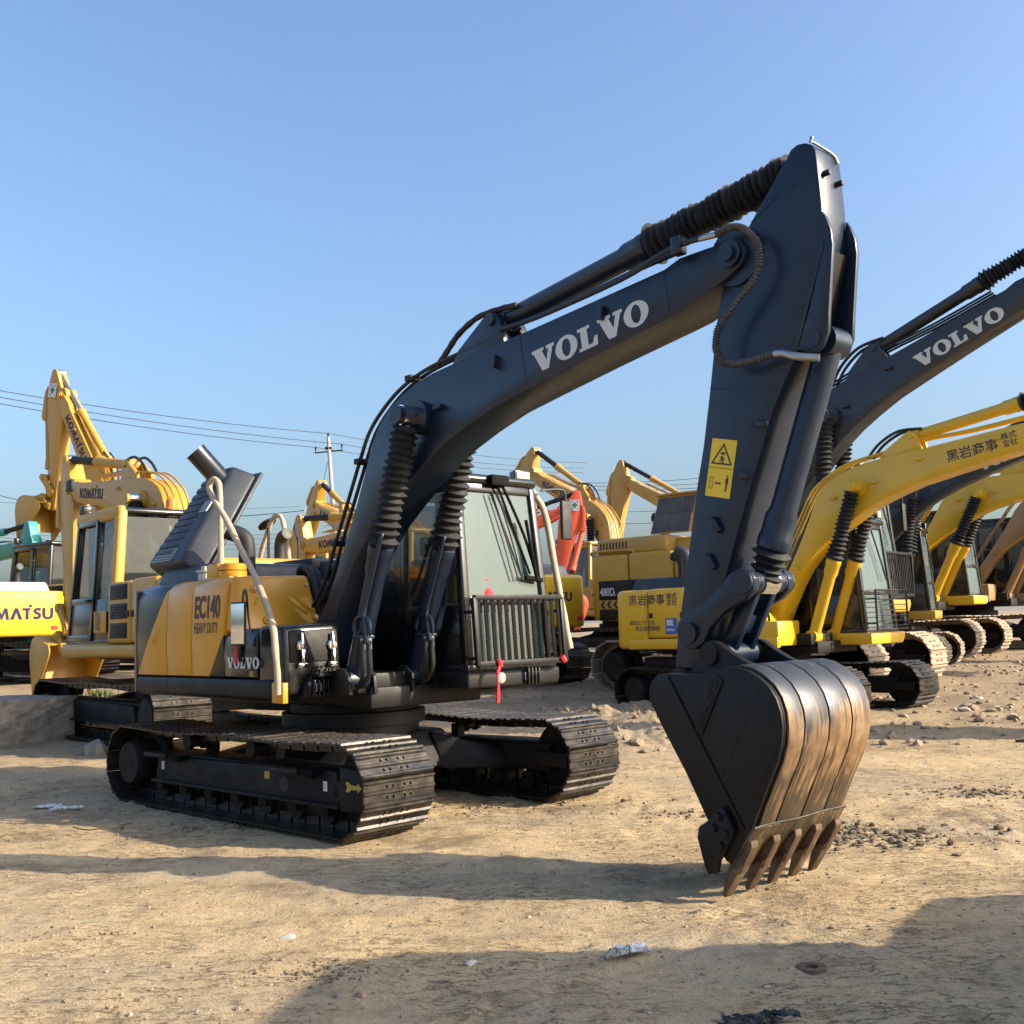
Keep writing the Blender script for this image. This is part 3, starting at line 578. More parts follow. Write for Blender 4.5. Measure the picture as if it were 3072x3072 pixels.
def make_cab(root, mat='black', glassm='glass_dark', front='glass_film', door=True, x0=.02, x1=1.58, y0=.10, y1=1.18, z0=1.22, zs=1.78, z1=2.88, roofmat=None, doormat=None, trim='black', lower_front=True):
    """cab box with pillars, panels, roof and panes; tapers slightly to the roof"""
    ti, to, tf, tr = .0, .10, .11, .03
    B = lambda x, y, z: (x + ((-tf if x > .8 else tr) * (z - z0) / (z1 - z0)), y + ((ti if y < .6 else -to) * (z - z0) / (z1 - z0)), z)
    m = MB(); pw = .085
    cor = {(sx, sy): ((x1 if sx else x0), (y1 if sy else y0)) for sx in (0, 1) for sy in (0, 1)}
    for (sx, sy), (x, y) in cor.items():
        ix = -pw if sx else pw; iy = -pw if sy else pw
        m.hexa([B(x, y, z0), B(x + ix, y, z0), B(x + ix, y + iy, z0), B(x, y + iy, z0)], [B(x, y, z1), B(x + ix, y, z1), B(x + ix, y + iy, z1), B(x, y + iy, z1)], .022, 3)
    # mid pillars on both flanks
    xm = .62
    for y, iy in ((y0, .05), (y1, -.05)):
        m.hexa([B(xm, y, z0), B(xm + .07, y, z0), B(xm + .07, y + iy, z0), B(xm, y + iy, z0)], [B(xm, y, z1), B(xm + .07, y, z1), B(xm + .07, y + iy, z1), B(xm, y + iy, z1)], .006)
    # lower panels: inner flank, rear, sill of the front
    for y, iy in ((y0 + .006, .04), (y1 - .006, -.04)):
        m.hexa([B(x0 + pw, y, z0), B(x1 - pw, y, z0), B(x1 - pw, y + iy, z0), B(x0 + pw, y + iy, z0)], [B(x0 + pw, y, zs), B(x1 - pw, y, zs), B(x1 - pw, y + iy, zs), B(x0 + pw, y + iy, zs)], .004)
    m.hexa([B(x0 + .006, y0 + pw, z0), B(x0 + .05, y0 + pw, z0), B(x0 + .05, y1 - pw, z0), B(x0 + .006, y1 - pw, z0)], [B(x0 + .006, y0 + pw, zs + .15), B(x0 + .05, y0 + pw, zs + .15), B(x0 + .05, y1 - pw, zs + .15), B(x0 + .006, y1 - pw, zs + .15)], .004)
    m.hexa([B(x1 - .006, y0 + pw, zs), B(x1 - .05, y0 + pw, zs), B(x1 - .05, y1 - pw, zs), B(x1 - .006, y1 - pw, zs)], [B(x1 - .006, y0 + pw, zs + .07), B(x1 - .05, y0 + pw, zs + .07), B(x1 - .05, y1 - pw, zs + .07), B(x1 - .006, y1 - pw, zs + .07)], .004)
    # header rails
    m.hexa([B(x1 - .004, y0 + pw, z1 - .08), B(x1 - .06, y0 + pw, z1 - .08), B(x1 - .06, y1 - pw, z1 - .08), B(x1 - .004, y1 - pw, z1 - .08)], [B(x1 - .004, y0 + pw, z1), B(x1 - .06, y0 + pw, z1), B(x1 - .06, y1 - pw, z1), B(x1 - .004, y1 - pw, z1)], .01)
    for y, iy in ((y0 + .004, .05), (y1 - .004, -.05)):
        m.hexa([B(x0 + pw, y, z1 - .07), B(x1 - pw, y, z1 - .07), B(x1 - pw, y + iy, z1 - .07), B(x0 + pw, y + iy, z1 - .07)], [B(x0 + pw, y, z1), B(x1 - pw, y, z1), B(x1 - pw, y + iy, z1), B(x0 + pw, y + iy, z1)], .004)
    m.box(x0, x1, y0, y1, z0 - .015, z0 + .03, .004)
    cab = m.build('cab', mat, root)
    t0, t1 = B(x0, y0, z1), B(x1, y1, z1)
    m = MB(); m.box(t0[0] - .01, t1[0] + .03, t0[1] - .01, t1[1] + .012, z1 - .01, z1 + .085, .045, 3); m.build('roof', roofmat or mat, cab)
    def pane(nm, a, b, c, d, mt): 
        mm = MB(); mm.raw([a, b, c, d], [(0, 1, 2, 3)]); return mm.build(nm, mt, cab, 0)
    e = .03
    pane('windshield', B(x1 - e, y0 + pw * .8, zs + .05), B(x1 - e, y1 - pw * .8, zs + .05), B(x1 - e, y1 - pw * .8, z1 - .06), B(x1 - e, y0 + pw * .8, z1 - .06), front)
    if lower_front: pane('lower_windshield', B(x1 - e, y0 + pw * .8, z0 + .02), B(x1 - e, y1 - pw * .8, z0 + .02), B(x1 - e, y1 - pw * .8, zs + .02), B(x1 - e, y0 + pw * .8, zs + .02), front)
    for y in (y0 + .025, y1 - .025):
        for xa, xb in ((x0 + pw * .8, xm + .01), (xm + .06, x1 - pw * .8)):
            pane('side_window', B(xa, y, zs - .01), B(xb, y, zs - .01), B(xb, y, z1 - .06), B(xa, y, z1 - .06), glassm)
    pane('rear_window', B(x0 + .02, y0 + pw * .8, zs + .14), B(x0 + .02, y1 - pw * .8, zs + .14), B(x0 + .02, y1 - pw * .8, z1 - .04), B(x0 + .02, y0 + pw * .8, z1 - .04), glassm)
    if door:
        m = MB(); ya = y1 + .004
        def DB(x, z): q = B(x, ya, z); return q
        pts = [(xm + .05, z0 + .03), (x1 - .05, z0 + .03), (x1 - .05, z1 - .05), (xm + .05, z1 - .05)]
        fr_ = .055
        for (xa, za, xb, zb) in ((xm + .03, z0 + .02, x1 - .03, z0 + .10), (xm + .03, z1 - .10, x1 - .04, z1 - .03), (xm + .03, z0 + .02, xm + .10, z1 - .03), (x1 - .11, z0 + .02, x1 - .04, z1 - .03), (xm + .03, zs - .05, x1 - .04, zs + .03)):
            m.hexa([DB(xa, za), DB(xb, za), DB(xb, zb), DB(xa, zb)], [tuple(np.add(DB(xa, za), (0, .022, 0))), tuple(np.add(DB(xb, za), (0, .022, 0))), tuple(np.add(DB(xb, zb), (0, .022, 0))), tuple(np.add(DB(xa, zb), (0, .022, 0)))], .006)
        m.hexa([DB(xm + .09, z0 + .09), DB(x1 - .10, z0 + .09), DB(x1 - .10, zs - .04), DB(xm + .09, zs - .04)], [tuple(np.add(DB(a, b), (0, .012, 0))) for a, b in ((xm + .09, z0 + .09), (x1 - .10, z0 + .09), (x1 - .10, zs - .04), (xm + .09, zs - .04))], .003)
        m.tube([B(xm + .13, ya + .02, zs + .0), B(xm + .13, ya + .07, zs - .02), B(xm + .26, ya + .07, zs - .02), B(xm + .26, ya + .02, zs)], .012, 6)
        m.build('door', doormat or mat, cab)
    m = MB(); m.box(.45, .95, .40, .88, 1.45, 1.62, .05, 3); m.box(.36, .52, .40, .88, 1.60, 2.25, .05, 3); m.box(.40, .50, .50, .78, 2.28, 2.48, .04, 3); m.box(.5, 1.0, .30, .38, 1.55, 1.80, .03); m.box(.5, 1.0, .90, .98, 1.55, 1.80, .03)
    m.cyl((.95, .34, 1.78), (1.0, .34, 1.95), .018, seg=8); m.cyl((.95, .94, 1.78), (1.0, .94, 1.95), .018, seg=8); m.build('seat', 'seat', cab)
    return cab
def round_plan(x0, x1, y0, y1, r, n=6, rear_only=True):
    pts = [(x1, y0), (x1, y1)]
    for cx, cy, a0 in ((x0 + r, y1 - r, 90), (x0 + r, y0 + r, 180)): pts += [(cx + r * math.cos(R(a0 + 90 * i / n)), cy + r * math.sin(R(a0 + 90 * i / n))) for i in range(n + 1)]
    return pts
def slew_and_deck(root, mat='frame_dark', dyaw=0):
    m = MB(); m.lathe((0, 0, .62), (0, 0, .93), [(0, .62), (.3, .62), (.32, .68), (.7, .68), (.72, .60), (1, .60)], 40); m.build('slewing_ring', mat, root)
    m = MB(); m.hexa([(-.75, -.85, .30), (.75, -.85, .30), (.75, .85, .30), (-.75, .85, .30)], [(-.6, -.6, .64), (.6, -.6, .64), (.6, .6, .64), (-.6, .6, .64)], .03)
    for sx in (-1, 1):
        for sy in (-1, 1): m.hexa([(sx * .35, sy * .5, .28), (sx * .75, sy * .45, .28), (sx * 1.15, sy * 1.05, .24), (sx * .75, sy * 1.1, .24)], [(sx * .35, sy * .45, .62), (sx * .65, sy * .40, .62), (sx * 1.05, sy * 1.0, .44), (sx * .75, sy * 1.05, .44)], .02)
    c = m.build('undercarriage', mat, root); c.rotation_euler = (0, 0, dyaw)
    m = MB(); m.box(-1.7, 1.15, -.62, .62, .92, 1.10, .02); m.box(-1.9, .5, -1.15, 1.15, 1.0, 1.06, .01); m.box(.3, 1.1, -.72, -.05, 1.05, 1.22, .02); m.build('swing_frame', mat, root)

# ---------------------------------------------------------------- the front machine
HYAW, HTRK = R(-47), -0.766306
HX, HY = -1.5703, 10.6906
hero = empty('excavator', (HX, HY, 0), HYAW, 1, 'dark slate and gold crawler excavator in front, bucket teeth resting on the dirt', 'excavator', 'excavators parked in the yard')
YB = -.38; DY = HTRK - HYAW
for s in (-1, 1): make_track(hero, s * 1.145, DY, side=s)
slew_and_deck(hero, 'black_dull', DY)
rt = [o for o in hero.children if o.name.startswith('track')][0]
# side steps and stickers on the near crawler frame
for x in (-1.05, 1.0):
    m = MB(); m.box(x - .20, x + .20, -.36, -.22, .475, .51, .006)
    for k in range(9): m.hexa([(x - .19 + k * .045, -.36, .51), (x - .165 + k * .045, -.36, .51), (x - .165 + k * .045, -.345, .51), (x - .19 + k * .045, -.345, .51)], [(x - .18 + k * .045, -.36, .528), (x - .175 + k * .045, -.36, .528), (x - .175 + k * .045, -.345, .528), (x - .18 + k * .045, -.345, .528)], 0)
    m.hexa([(x + .2, -.27, .44), (x + .26, -.27, .44), (x + .26, -.22, .44), (x + .2, -.22, .44)], [(x + .18, -.36, .51), (x + .42, -.36, .51), (x + .42, -.22, .51), (x + .18, -.22, .51)], .004); m.build('step', 'black_dull', rt)
decal('arrow_sticker', ARROW1, 'decal_dim', rt, (1.70, -.264, .41), (1, 0, 0), (0, 0, 1), .20, .17)
decal('sticker', SQ, 'decal_dim', rt, (.62, -.244, .42), (1, 0, 0), (0, 0, 1), .075, .06)
for x in (-1.10, 1.42):
    decal('sticker', SQ, 'white', rt, (x, -.244, .39), (1, 0, 0), (0, 0, 1), .05, .075); decal('sticker_print', ARROW2, 'ink_dark', rt, (x, -.246, .39), (0, 0, 1), (-1, 0, 0), .05, .03)
decal('hole', outline_mesh([ell(0, 0, .5, .5, 16)]), 'rubber', rt, (.86, -.2435, .36), (1, 0, 0), (0, 0, 1), .13, .13)

# --- body
m = MB()   # counterweight: rounded rear corners
plan = round_plan(-2.25, -2.045, -1.25, 1.25, .19, 8)
m.prism(plan, 1.03, 2.06, 'z', .06, 4); m.build('counterweight', 'black', hero)
def flank(name, xa, xb, mat, zt=2.11, z0=1.205, rr_=.15, yo=-1.25, yi=-.9):
    pr = [(yo, z0), (yo - .012, z0 + .35), (yo, zt - rr_ - .1)] + [(yo + .006 + rr_ - rr_ * math.cos(R(t)), zt - rr_ + rr_ * math.sin(R(t))) for t in (0, 20, 40, 60, 80, 90)] + [(yi, zt + .01), (yi, z0)]
    mm = MB(); mm.prism(pr, xa, xb, 'x', .010); return mm.build(name, mat, hero)
fl = [flank('side_panel', a, b, 'two_tone') for a, b in ((-2.02, -1.365), (-1.355, -.845), (-.835, -.215))]
m = MB(); m.box(-1.665, -1.565, -1.266, -1.25, 1.50, 1.66, .006); m.box(-1.65, -1.58, -1.272, -1.26, 1.52, 1.64, .004); m.cyl((-1.615, -1.28, 1.55), (-1.615, -1.262, 1.55), .012); m.build('latch', 'gold', fl[0])
m = MB()   # front of the gold hood, sloping, with rounded shoulder
m.hexa([(-.205, -1.25, 1.60), (.02, -1.22, 1.60), (.02, -.36, 1.60), (-.9, -.36, 1.60)], [(-.205, -1.20, 2.105), (-.14, -1.17, 2.105), (-.12, -.42, 2.125), (-.9, -.42, 2.125)], .07, 5)
hf = m.build('hood_front', 'gold', hero)
m = MB(); m.box(-2.0, -.8, -1.0, .9, 1.2, 2.06, .03); m.build('engine_bay', 'black_dull', hero)
def on_front(y, z): t = (z - 1.60) / .51; return (.02 - .16 * t + .002, y, z)
for y, z in ((-1.02, 1.99), (-.47, 2.03), (-.94, 1.70), (-.42, 1.72)):
    m = MB(); c = Vector(on_front(y, z)); m.lathe(c, c + Vector((.02, 0, .005)), [(0, .042), (.6, .036), (1, .03)], 18); w_ = m.build('washer', 'gold', hf)
    m = MB(); m.lathe(c + Vector((.012, 0, 0)), c + Vector((.036, 0, .008)), [(0, .018), (1, .014)], 6); m.build('bolt', 'steel', w_)
decal('warning_sticker', SQ, 'decal', hf, on_front(-1.0, 1.83), (0, 1, 0), (-.3, 0, 1), .10, .20)
decal('warning_sign', TRI, 'ink_dark', hf, Vector(on_front(-1.0, 1.88)) + Vector((.003, 0, 0)), (0, 1, 0), (-.3, 0, 1), .075, .075)
# lower black front corner with lettering
m = MB(); m.prism([(-1.25, 1.205), (-1.262, 1.4), (-1.25, 1.56), (-1.20, 1.63), (-.62, 1.64), (-.62, 1.205)], -.205, .36, 'x', .012); fc = m.build('corner_panel', 'black', hero)
m = MB(); m.hexa([(.37, -1.25, 1.05), (.74, -1.20, 1.05), (.74, -.62, 1.05), (.37, -.62, 1.05)], [(.37, -1.25, 1.65), (.70, -1.20, 1.64), (.70, -.62, 1.66), (.37, -.62, 1.67)], .05, 4); tb = m.build('toolbox', 'black', hero)
m = MB(); m.hexa([(.715, -1.15, 1.33), (.735, -1.15, 1.33), (.735, -.66, 1.33), (.715, -.66, 1.33)], [(.695, -1.15, 1.60), (.715, -1.15, 1.60), (.715, -.66, 1.61), (.695, -.66, 1.61)], .02, 3); dr = m.build('toolbox_door', 'black_dull', tb)
for y in (-1.04, -.73):
    m = MB(); m.beam((.745, y, 1.58), (.765, y, 1.44), .022, .022, .004); m.beam((.765, y, 1.44), (.775, y, 1.33), .035, .02, .004); m.box(.735, .775, y - .045, y + .045, 1.285, 1.325, .006); m.lathe((.74, y, 1.47), (.755, y, 1.47), [(0, .05), (1, .04)], 8); m.build('latch', 'chrome', tb)
m = MB()
for k in range(6): m.cyl((.70, -.93 + .04 * (k % 3) + .02 * (k // 3), 1.255 + .03 * (k // 3)), (.748, -.93 + .04 * (k % 3) + .02 * (k // 3), 1.255 + .03 * (k // 3)), .010, seg=8)
for k in range(5): m.cyl((.70, -.79 + .035 * (k % 3) + .017 * (k // 3), 1.255 + .03 * (k // 3)), (.748, -.79 + .035 * (k % 3) + .017 * (k // 3), 1.255 + .03 * (k // 3)), .010, seg=8)
m.build('vent_hole', 'rubber', tb)
m = MB(); m.prism([(-1.06, 1.03), (-.56, 1.03), (-.56, 1.24), (-.90, 1.22), (-.98, 1.21), (-1.04, 1.13)], .742, .80, 'x', .006); m.box(.74, .92, -.98, -.56, 1.205, 1.235, .004)
for k in range(14): m.box(.90, .925, -.975 + k * .03, -.958 + k * .03, 1.235, 1.25, 0)
m.build('front_step', 'black_dull', tb)
m = MB(); m.box(.80, .83, -1.03, -.84, 1.06, 1.17, .02)
for k in range(4): m.box(.83, .875, -1.0 + k * .045, -.985 + k * .045, 1.05, 1.18, .005)
m.build('lamp_guard', 'black', tb); m = MB(); m.box(.80, .845, -.99, -.88, 1.075, 1.155, .015); m.build('lamp', 'lens', tb)
m = MB(); m.prism([(-1.255, 1.03), (-1.262, 1.12), (-1.252, 1.19), (-1.15, 1.195), (-1.10, 1.02), (-1.2, 1.01)], -2.02, .60, 'x', .02, 3); m.build('skirt', 'black_dull', hero)
# side lettering
decal_fit('model_lettering', TX['model'], 'ink_maroon', fl[2], (-.775, -1.2590, 1.735), (1, 0, 0), (0, .036, 1), .49, .215)
decal_fit('heavy_lettering', TX['heavy'], 'ink_maroon', fl[2], (-.775, -1.2630, 1.60), (1, 0, 0), (0, .036, 1), .455, .10)
decal('lettering', SLAB, 'letter', fc, (-.14, -1.2665, 1.285), (1, 0, 0), (0, 0, 1), .57 / SLAB_W, .095)
decal('sticker', SQ, 'decal_dim', fc, (.27, -1.2535, 1.26), (1, 0, 0), (0, 0, 1), .075, .09); decal('sticker_print', FRAME, 'ink_dark', fc, (.27, -1.2555, 1.26), (1, 0, 0), (0, 0, 1), .055, .065)
m = MB(); m.beam((.12, -1.275, 1.56), (.12, -1.275, 1.34), .03, .03, .006); m.cyl((.12, -1.26, 1.53), (.12, -1.295, 1.53), .014); m.cyl((.12, -1.26, 1.37), (.12, -1.295, 1.37), .014); m.build('grab_bracket', 'rubber', fc)
m = MB(); m.tube([(.10, -1.30, 1.57), (.09, -1.31, 1.50), (.10, -1.305, 1.42), (.085, -1.305, 1.33)], .012, 6); m.build('ribbon', 'red', fc)
# mirror in front of the flank
m = MB(); m.box(.18, .43, -1.405, -1.385, 1.485, 1.86, .05, 4); mir = m.build('mirror', 'rubber', hero)
m = MB(); m.box(.195, .415, -1.4085, -1.404, 1.50, 1.845, .035, 4); m.build('mirror_glass', 'chrome', mir); m = MB(); m.tube([(.36, -1.385, 1.80), (.365, -1.38, 1.93), (.34, -1.34, 1.95), (.22, -1.25, 1.72), (.20, -1.22, 1.62)], .011, 6); m.build('mirror_arm', 'rubber', mir)
# hood tops, fuel filler, elbow, raised engine cover
m = MB(); m.hexa([(-2.2, -1.0, 2.06), (-1.0, -1.0, 2.06), (-1.0, .2, 2.06), (-2.2, .2, 2.06)], [(-2.1, -.93, 2.30), (-1.06, -.93, 2.30), (-1.06, .2, 2.30), (-2.1, .2, 2.30)], .06, 4); m.build('rear_cowl', 'plastic', hero)
m = MB(); m.box(-.9, -.66, -1.08, -.88, 2.09, 2.26, .03); m.lathe((-.55, -.98, 2.09), (-.55, -.98, 2.25), [(0, .13), (.55, .13), (.6, .10), (.62, .125), (.95, .125), (1, .11)], 24); m.box(-.9, -.4, -1.1, -.86, 2.09, 2.13, .02); m.build('fuel_filler', 'gold', hero)
m = MB(); m.lathe((-1.12, -.98, 2.12), (-1.12, -.98, 2.26), [(0, .06), (.5, .06), (.55, .08), (.7, .08), (.75, .03), (1, .03)], 12); m.build('breather', 'steel', hero)
m = MB(); m.tube([(-1.05, -.55, 2.10), (-1.05, -.55, 2.45), (-1.08, -.58, 2.56), (-1.18, -.68, 2.62)], .085, 14, 5); m.build('intake_elbow', 'rubber', hero)
HA = R(56); hy, hz = -1.0, 2.34
def H(x, u, t): return (x, hy + u * math.cos(HA) + t * math.sin(HA), hz + u * math.sin(HA) - t * math.cos(HA))   # u up the panel, t into it
m = MB(); m.hexa([H(-2.38, 0, 0), H(-1.58, 0, 0), H(-1.84, 1.30, 0), H(-2.34, 1.30, 0)], [H(-2.36, -.02, .26), H(-1.48, -.02, .26), H(-1.70, 1.34, .26), H(-2.32, 1.34, .26)], .05, 4)
m.hexa([H(-2.42, -.06, .25), H(-1.45, -.06, .25), H(-1.66, 1.38, .25), H(-2.40, 1.38, .25)], [H(-2.42, -.06, .29), H(-1.45, -.06, .29), H(-1.66, 1.38, .29), H(-2.40, 1.38, .29)], .015)
eh = m.build('engine_cover', 'plastic', hero)
for k in range(11): m = MB(); u = .12 + k * .095; m.hexa([H(-2.32, u, -.012), H(-1.92, u, -.012), H(-1.92, u + .055, -.012), H(-2.32, u + .055, -.012)], [H(-2.32, u, .02), H(-1.92, u, .02), H(-1.92, u + .055, .02), H(-2.32, u + .055, .02)], .008); m.build('rib', 'plastic', eh)
for u, xa, xb in ((.03, -2.25, -1.85), (.66, -1.90, -1.74)): 
    m = MB()
    for k in range(5): m.beam(H(xa, u + k * .035, -.006), H(xb, u + k * .035, -.006), .008, .008, 0)
    for k in range(9): x = xa + (xb - xa) * k / 8; m.beam(H(x, u, -.006), H(x, u + .14, -.006), .008, .008, 0, (1, 0, 0))
    m.build('vent_mesh', 'steel', eh)
m = MB(); a = Vector(H(-1.95, 1.12, .05)); b = Vector(H(-2.05, 1.24, -.36)); m.lathe(a, b, [(0, .125), (.15, .115), (.9, .115), (1, .12), (1, .10), (.7, .095)], 24, caps=False); m.lathe(a + (b - a) * .05, a + (b - a) * .62, [(0, .09), (1, .09)], 20); m.build('exhaust_stack', 'black', eh)
m = MB()   # low boxes and hoses between hood and cab
m.box(-1.75, -.95, .15, .85, 2.05, 2.36, .03); m.box(-.90, -.45, .20, .85, 2.05, 2.32, .03); m.box(-1.8, -.1, -.3, .9, 1.9, 2.07, .02); m.box(-.85, -.2, -.33, .05, 1.2, 1.95, .03); m.build('valve_cover', 'plastic', hero)
for k, (x, y) in enumerate(((-.15, -.30), (-.35, -.1), (-.05, .0))):
    m = MB(); m.tube([(x - .45, y + .1, 2.02), (x - .3, y, 2.20), (x - .05, y - .05, 2.16), (x + .08, y - .05, 1.9), (x + .12, y - .03, 1.62), (x + .3, y, 1.5)], .038, 10, 5, lambda t: 1 + .06 * math.sin(t * 90)); m.build('hose', 'rubber', hero)
# foam-wrapped handrails
m = MB(); m.tube([(-.71, -1.02, 2.16), (-.71, -1.02, 2.55), (-.725, -1.02, 2.93), (-.76, -1.02, 3.05), (-.84, -1.03, 3.09), (-.905, -1.04, 3.02), (-.80, -1.05, 2.90), (-.52, -1.06, 2.66), (-.14, -1.12, 2.35), (.14, -1.16, 2.13), (.34, -1.20, 1.96), (.60, -1.27, 1.76), (.76, -1.32, 1.60), (.82, -1.34, 1.42), (.83, -1.33, 1.25), (.80, -1.31, 1.08)], .031, 12, 5, lambda t: .92 + .10 * math.sin(t * 61) * math.sin(t * 23)); m.build('padded_handrail', 'foam', hero)
m = MB(); m.box(.66, .84, -1.285, -1.235, 1.00, 1.17, .006); m.build('rail_bracket', 'gold', hero)

# --- cab
cab = make_cab(hero, 'black', 'glass_dark', 'glass_film', door=True)
m = MB(); m.box(1.30, 1.47, .14, .66, 2.895, 2.915, .008); m.build('roof_hatch', 'plastic', cab)
m = MB(); m.prism([(.06, 1.05), (1.16, 1.05), (1.19, 1.10), (1.19, 1.205), (.06, 1.205)], 1.2, 1.62, 'x', .025, 3); bmp = m.build('cab_base', 'black_dull', hero)
m = MB(); m.box(.0, 1.25, .07, 1.19, 1.06, 1.205, .02); m.build('cab_deck', 'black_dull', hero)
m = MB(); m.lathe((1.60, .45, 1.135), (1.632, .45, 1.135), [(0, .05), (.8, .05), (1, .04)], 20); m.build('reflector', 'lens', bmp)
m = MB(); m.lathe((1.60, .80, 1.135), (1.64, .80, 1.135), [(0, .075), (.8, .075), (1, .06)], 20); lp = m.build('headlamp', 'chrome', bmp)
m = MB()
for k in range(4): m.box(1.635, 1.675, .735 + k * .043, .75 + k * .043, 1.06, 1.21, .005)
m.build('lamp_grille', 'black', lp)
# guard over the lower windshield
m = MB(); g0, g1, gx = .10, 1.16, 1.70
m.beam((gx - .02, g0, 1.84), (gx - .02, g1, 1.84), .05, .045, .006, (1, 0, 0)); m.beam((gx + .02, g0, 1.265), (gx + .02, g1, 1.265), .05, .05, .006, (1, 0, 0)); m.beam((gx - .02, g0, 1.84), (gx + .02, g0, 1.25), .05, .045, .006); m.beam((gx - .02, g1, 1.84), (gx + .02, g1, 1.25), .05, .045, .006)
for y in (g0, g1): m.box(1.56, gx, y - .02, y + .02, 1.70, 1.73, .004); m.box(1.56, gx, y - .02, y + .02, 1.30, 1.33, .004)
gd = m.build('windshield_guard', 'black_dull', cab)
for k in range(13): m = MB(); y = g0 + .045 + (g1 - g0 - .09) * k / 12; m.beam((gx - .018, y, 1.82), (gx + .018, y, 1.28), .040, .012, .003, (0, 1, 0)); m.build('guard_bar', 'matte_black', gd)
# wipers and their arms
m = MB(); wx = 1.52
def W(y, z): return (1.60 - .11 * (z - 1.22) / 1.66 + .012, y, z)
m.tube([W(.60, 2.90), W(.66, 2.82), W(.86, 2.42), W(.98, 2.05)], .014, 6); m.tube([W(.54, 2.90), W(.60, 2.80), W(.74, 2.45), W(.90, 2.06)], .012, 6)
m.tube([Vector(W(.88, 2.56)) + Vector((.02, 0, 0)), Vector(W(.965, 2.0)) + Vector((.02, 0, 0))], .016, 6); m.beam(W(.84, 2.03), W(1.05, 2.0), .04, .04, .006); m.box(1.46, 1.56, .46, .68, 2.86, 2.96, .02); m.build('wiper', 'matte_black', cab)
m = MB(); m.tube([W(.75, 2.0), W(.62, 2.42), W(.50, 2.80)], .007, 6); m.tube([W(.80, 2.0), W(.70, 2.38), W(.56, 2.80)], .007, 6); m.build('wiper_link', 'rubber', cab)
for y, z in ((.02, 3.04), (.93, 2.97)):
    m = MB(); m.hexa([(1.36, y - .08, z - .06), (1.36, y + .08, z - .06), (1.36, y + .08, z + .06), (1.36, y - .08, z + .06)], [(1.47, y - .10, z - .09), (1.47, y + .10, z - .09), (1.47, y + .10, z + .07), (1.47, y - .10, z + .07)], .015); m.tube([(1.38, y, z - .05), (1.36, y, z - .14)], .015, 6); wl_ = m.build('work_lamp', 'black', cab)
    m = MB(); m.box(1.468, 1.478, y - .085, y + .085, z - .075, z + .055, .006); m.build('lens', 'lens', wl_)
m = MB(); m.tube([(1.36, 1.10, 2.90), (1.40, 1.17, 2.80), (1.46, 1.22, 2.62), (1.52, 1.25, 2.2), (1.60, 1.265, 1.75), (1.68, 1.27, 1.36)], .033, 12, 6, lambda t: .95 + .07 * math.sin(t * 47)); m.build('padded_handrail', 'foam', cab)
m = MB(); m.tube([(1.48, 1.15, 2.86), (1.50, 1.42, 2.88), (1.50, 1.46, 2.78)], .012, 6); m.box(1.47, 1.51, 1.40, 1.54, 2.40, 2.78, .015, 3); cm = m.build('cab_mirror', 'rubber', cab); m = MB(); m.box(1.462, 1.472, 1.412, 1.528, 2.42, 2.76, .004); m.build('mirror_glass', 'chrome', cm)
# red ties and pendant
m = MB(); m.tube([(gx + .06, .30, 1.30), (gx + .06, .32, 1.24)], .020, 6); m.tube([(gx + .06, .31, 1.25), (gx + .055, .285, 1.17), (gx + .05, .295, 1.08), (gx + .05, .285, .93)], .014, 5, 5, lambda t: 1 + .5 * math.sin(t * 9)); m.build('ribbon', 'red', gd)
m = MB(); m.tube([(gx + .055, 1.08, 1.30), (gx + .055, 1.12, 1.25)], .024, 6); m.build('ribbon', 'red', gd)
m = MB(); m.lathe((1.46, .42, 2.03), (1.46, .42, 1.80), [(0, .02), (.1, .05), (.3, .03), (.6, .08), (1, .06)], 9, .2); m.build('pendant', 'red', cab)
m = MB(); m.tube([(1.0, .085, 1.84), (1.45, .085, 1.82)], .006, 5); m.build('trim', 'rubber', cab)

# --- boom, arm, bucket
KH = Kin(0, 0, 0)
boom, arm, bkt = front_gear(hero, KH, YB, 'slate', hero=True, bucketcover='bellows', bucketmat='black_dull')
ny_ = YB - .19
d_ = Vector((.89, 0, .124)).normalized(); decal('lettering', SLAB, 'letter', boom, (3.205, ny_ - .004, 3.425), d_, (-.139, 0, 1), 1.135 / SLAB_W, .168)
# welded seams, lugs and pin caps
def strip(parent, a, b, y, w=.012, mat='slate', h=.006): m = MB(); m.beam(P3(a, y), P3(b, y), h, w, .002); m.build('weld', mat, parent)
strip(boom, (3.05, 3.745), (3.11, 3.335), ny_); strip(boom, (4.445, 3.87), (4.475, 3.58), ny_); strip(arm, (4.735, 3.045), (5.235, 2.95), YB - .135); strip(arm, (5.61, 3.77), (5.39, 3.18), YB - .152, .02); strip(arm, (5.57, 4.20), (5.34, 4.165), YB - .135); strip(arm, (5.34, 4.165), (5.11, 4.03), YB - .135)
for x, z, a in ((2.788, 3.60, 1.45), (3.903, 3.72, 1.45), (2.092, 3.36, .1)):
    m = MB(); dx, dz = math.cos(a) * .05, math.sin(a) * .05; m.beam((x - dx, ny_ - .02, z - dz), (x + dx, ny_ - .02, z + dz), .04, .035, .005); m.build('lug', 'slate', boom)
for x, z, a in ((5.106, 2.76, -.2), (4.968, 2.46, -.2), (4.743, 2.175, -1.1), (4.69, 1.947, -1.1)):
    m = MB(); dx, dz = math.cos(a) * .05, math.sin(a) * .05; m.beam((x - dx, YB - .153, z - dz), (x + dx, YB - .153, z + dz), .035, .04, .006); m.cyl((x - dx, YB - .175, z - dz), (x - dx, YB - .13, z - dz), .012, seg=8); m.build('lug', 'slate', arm)
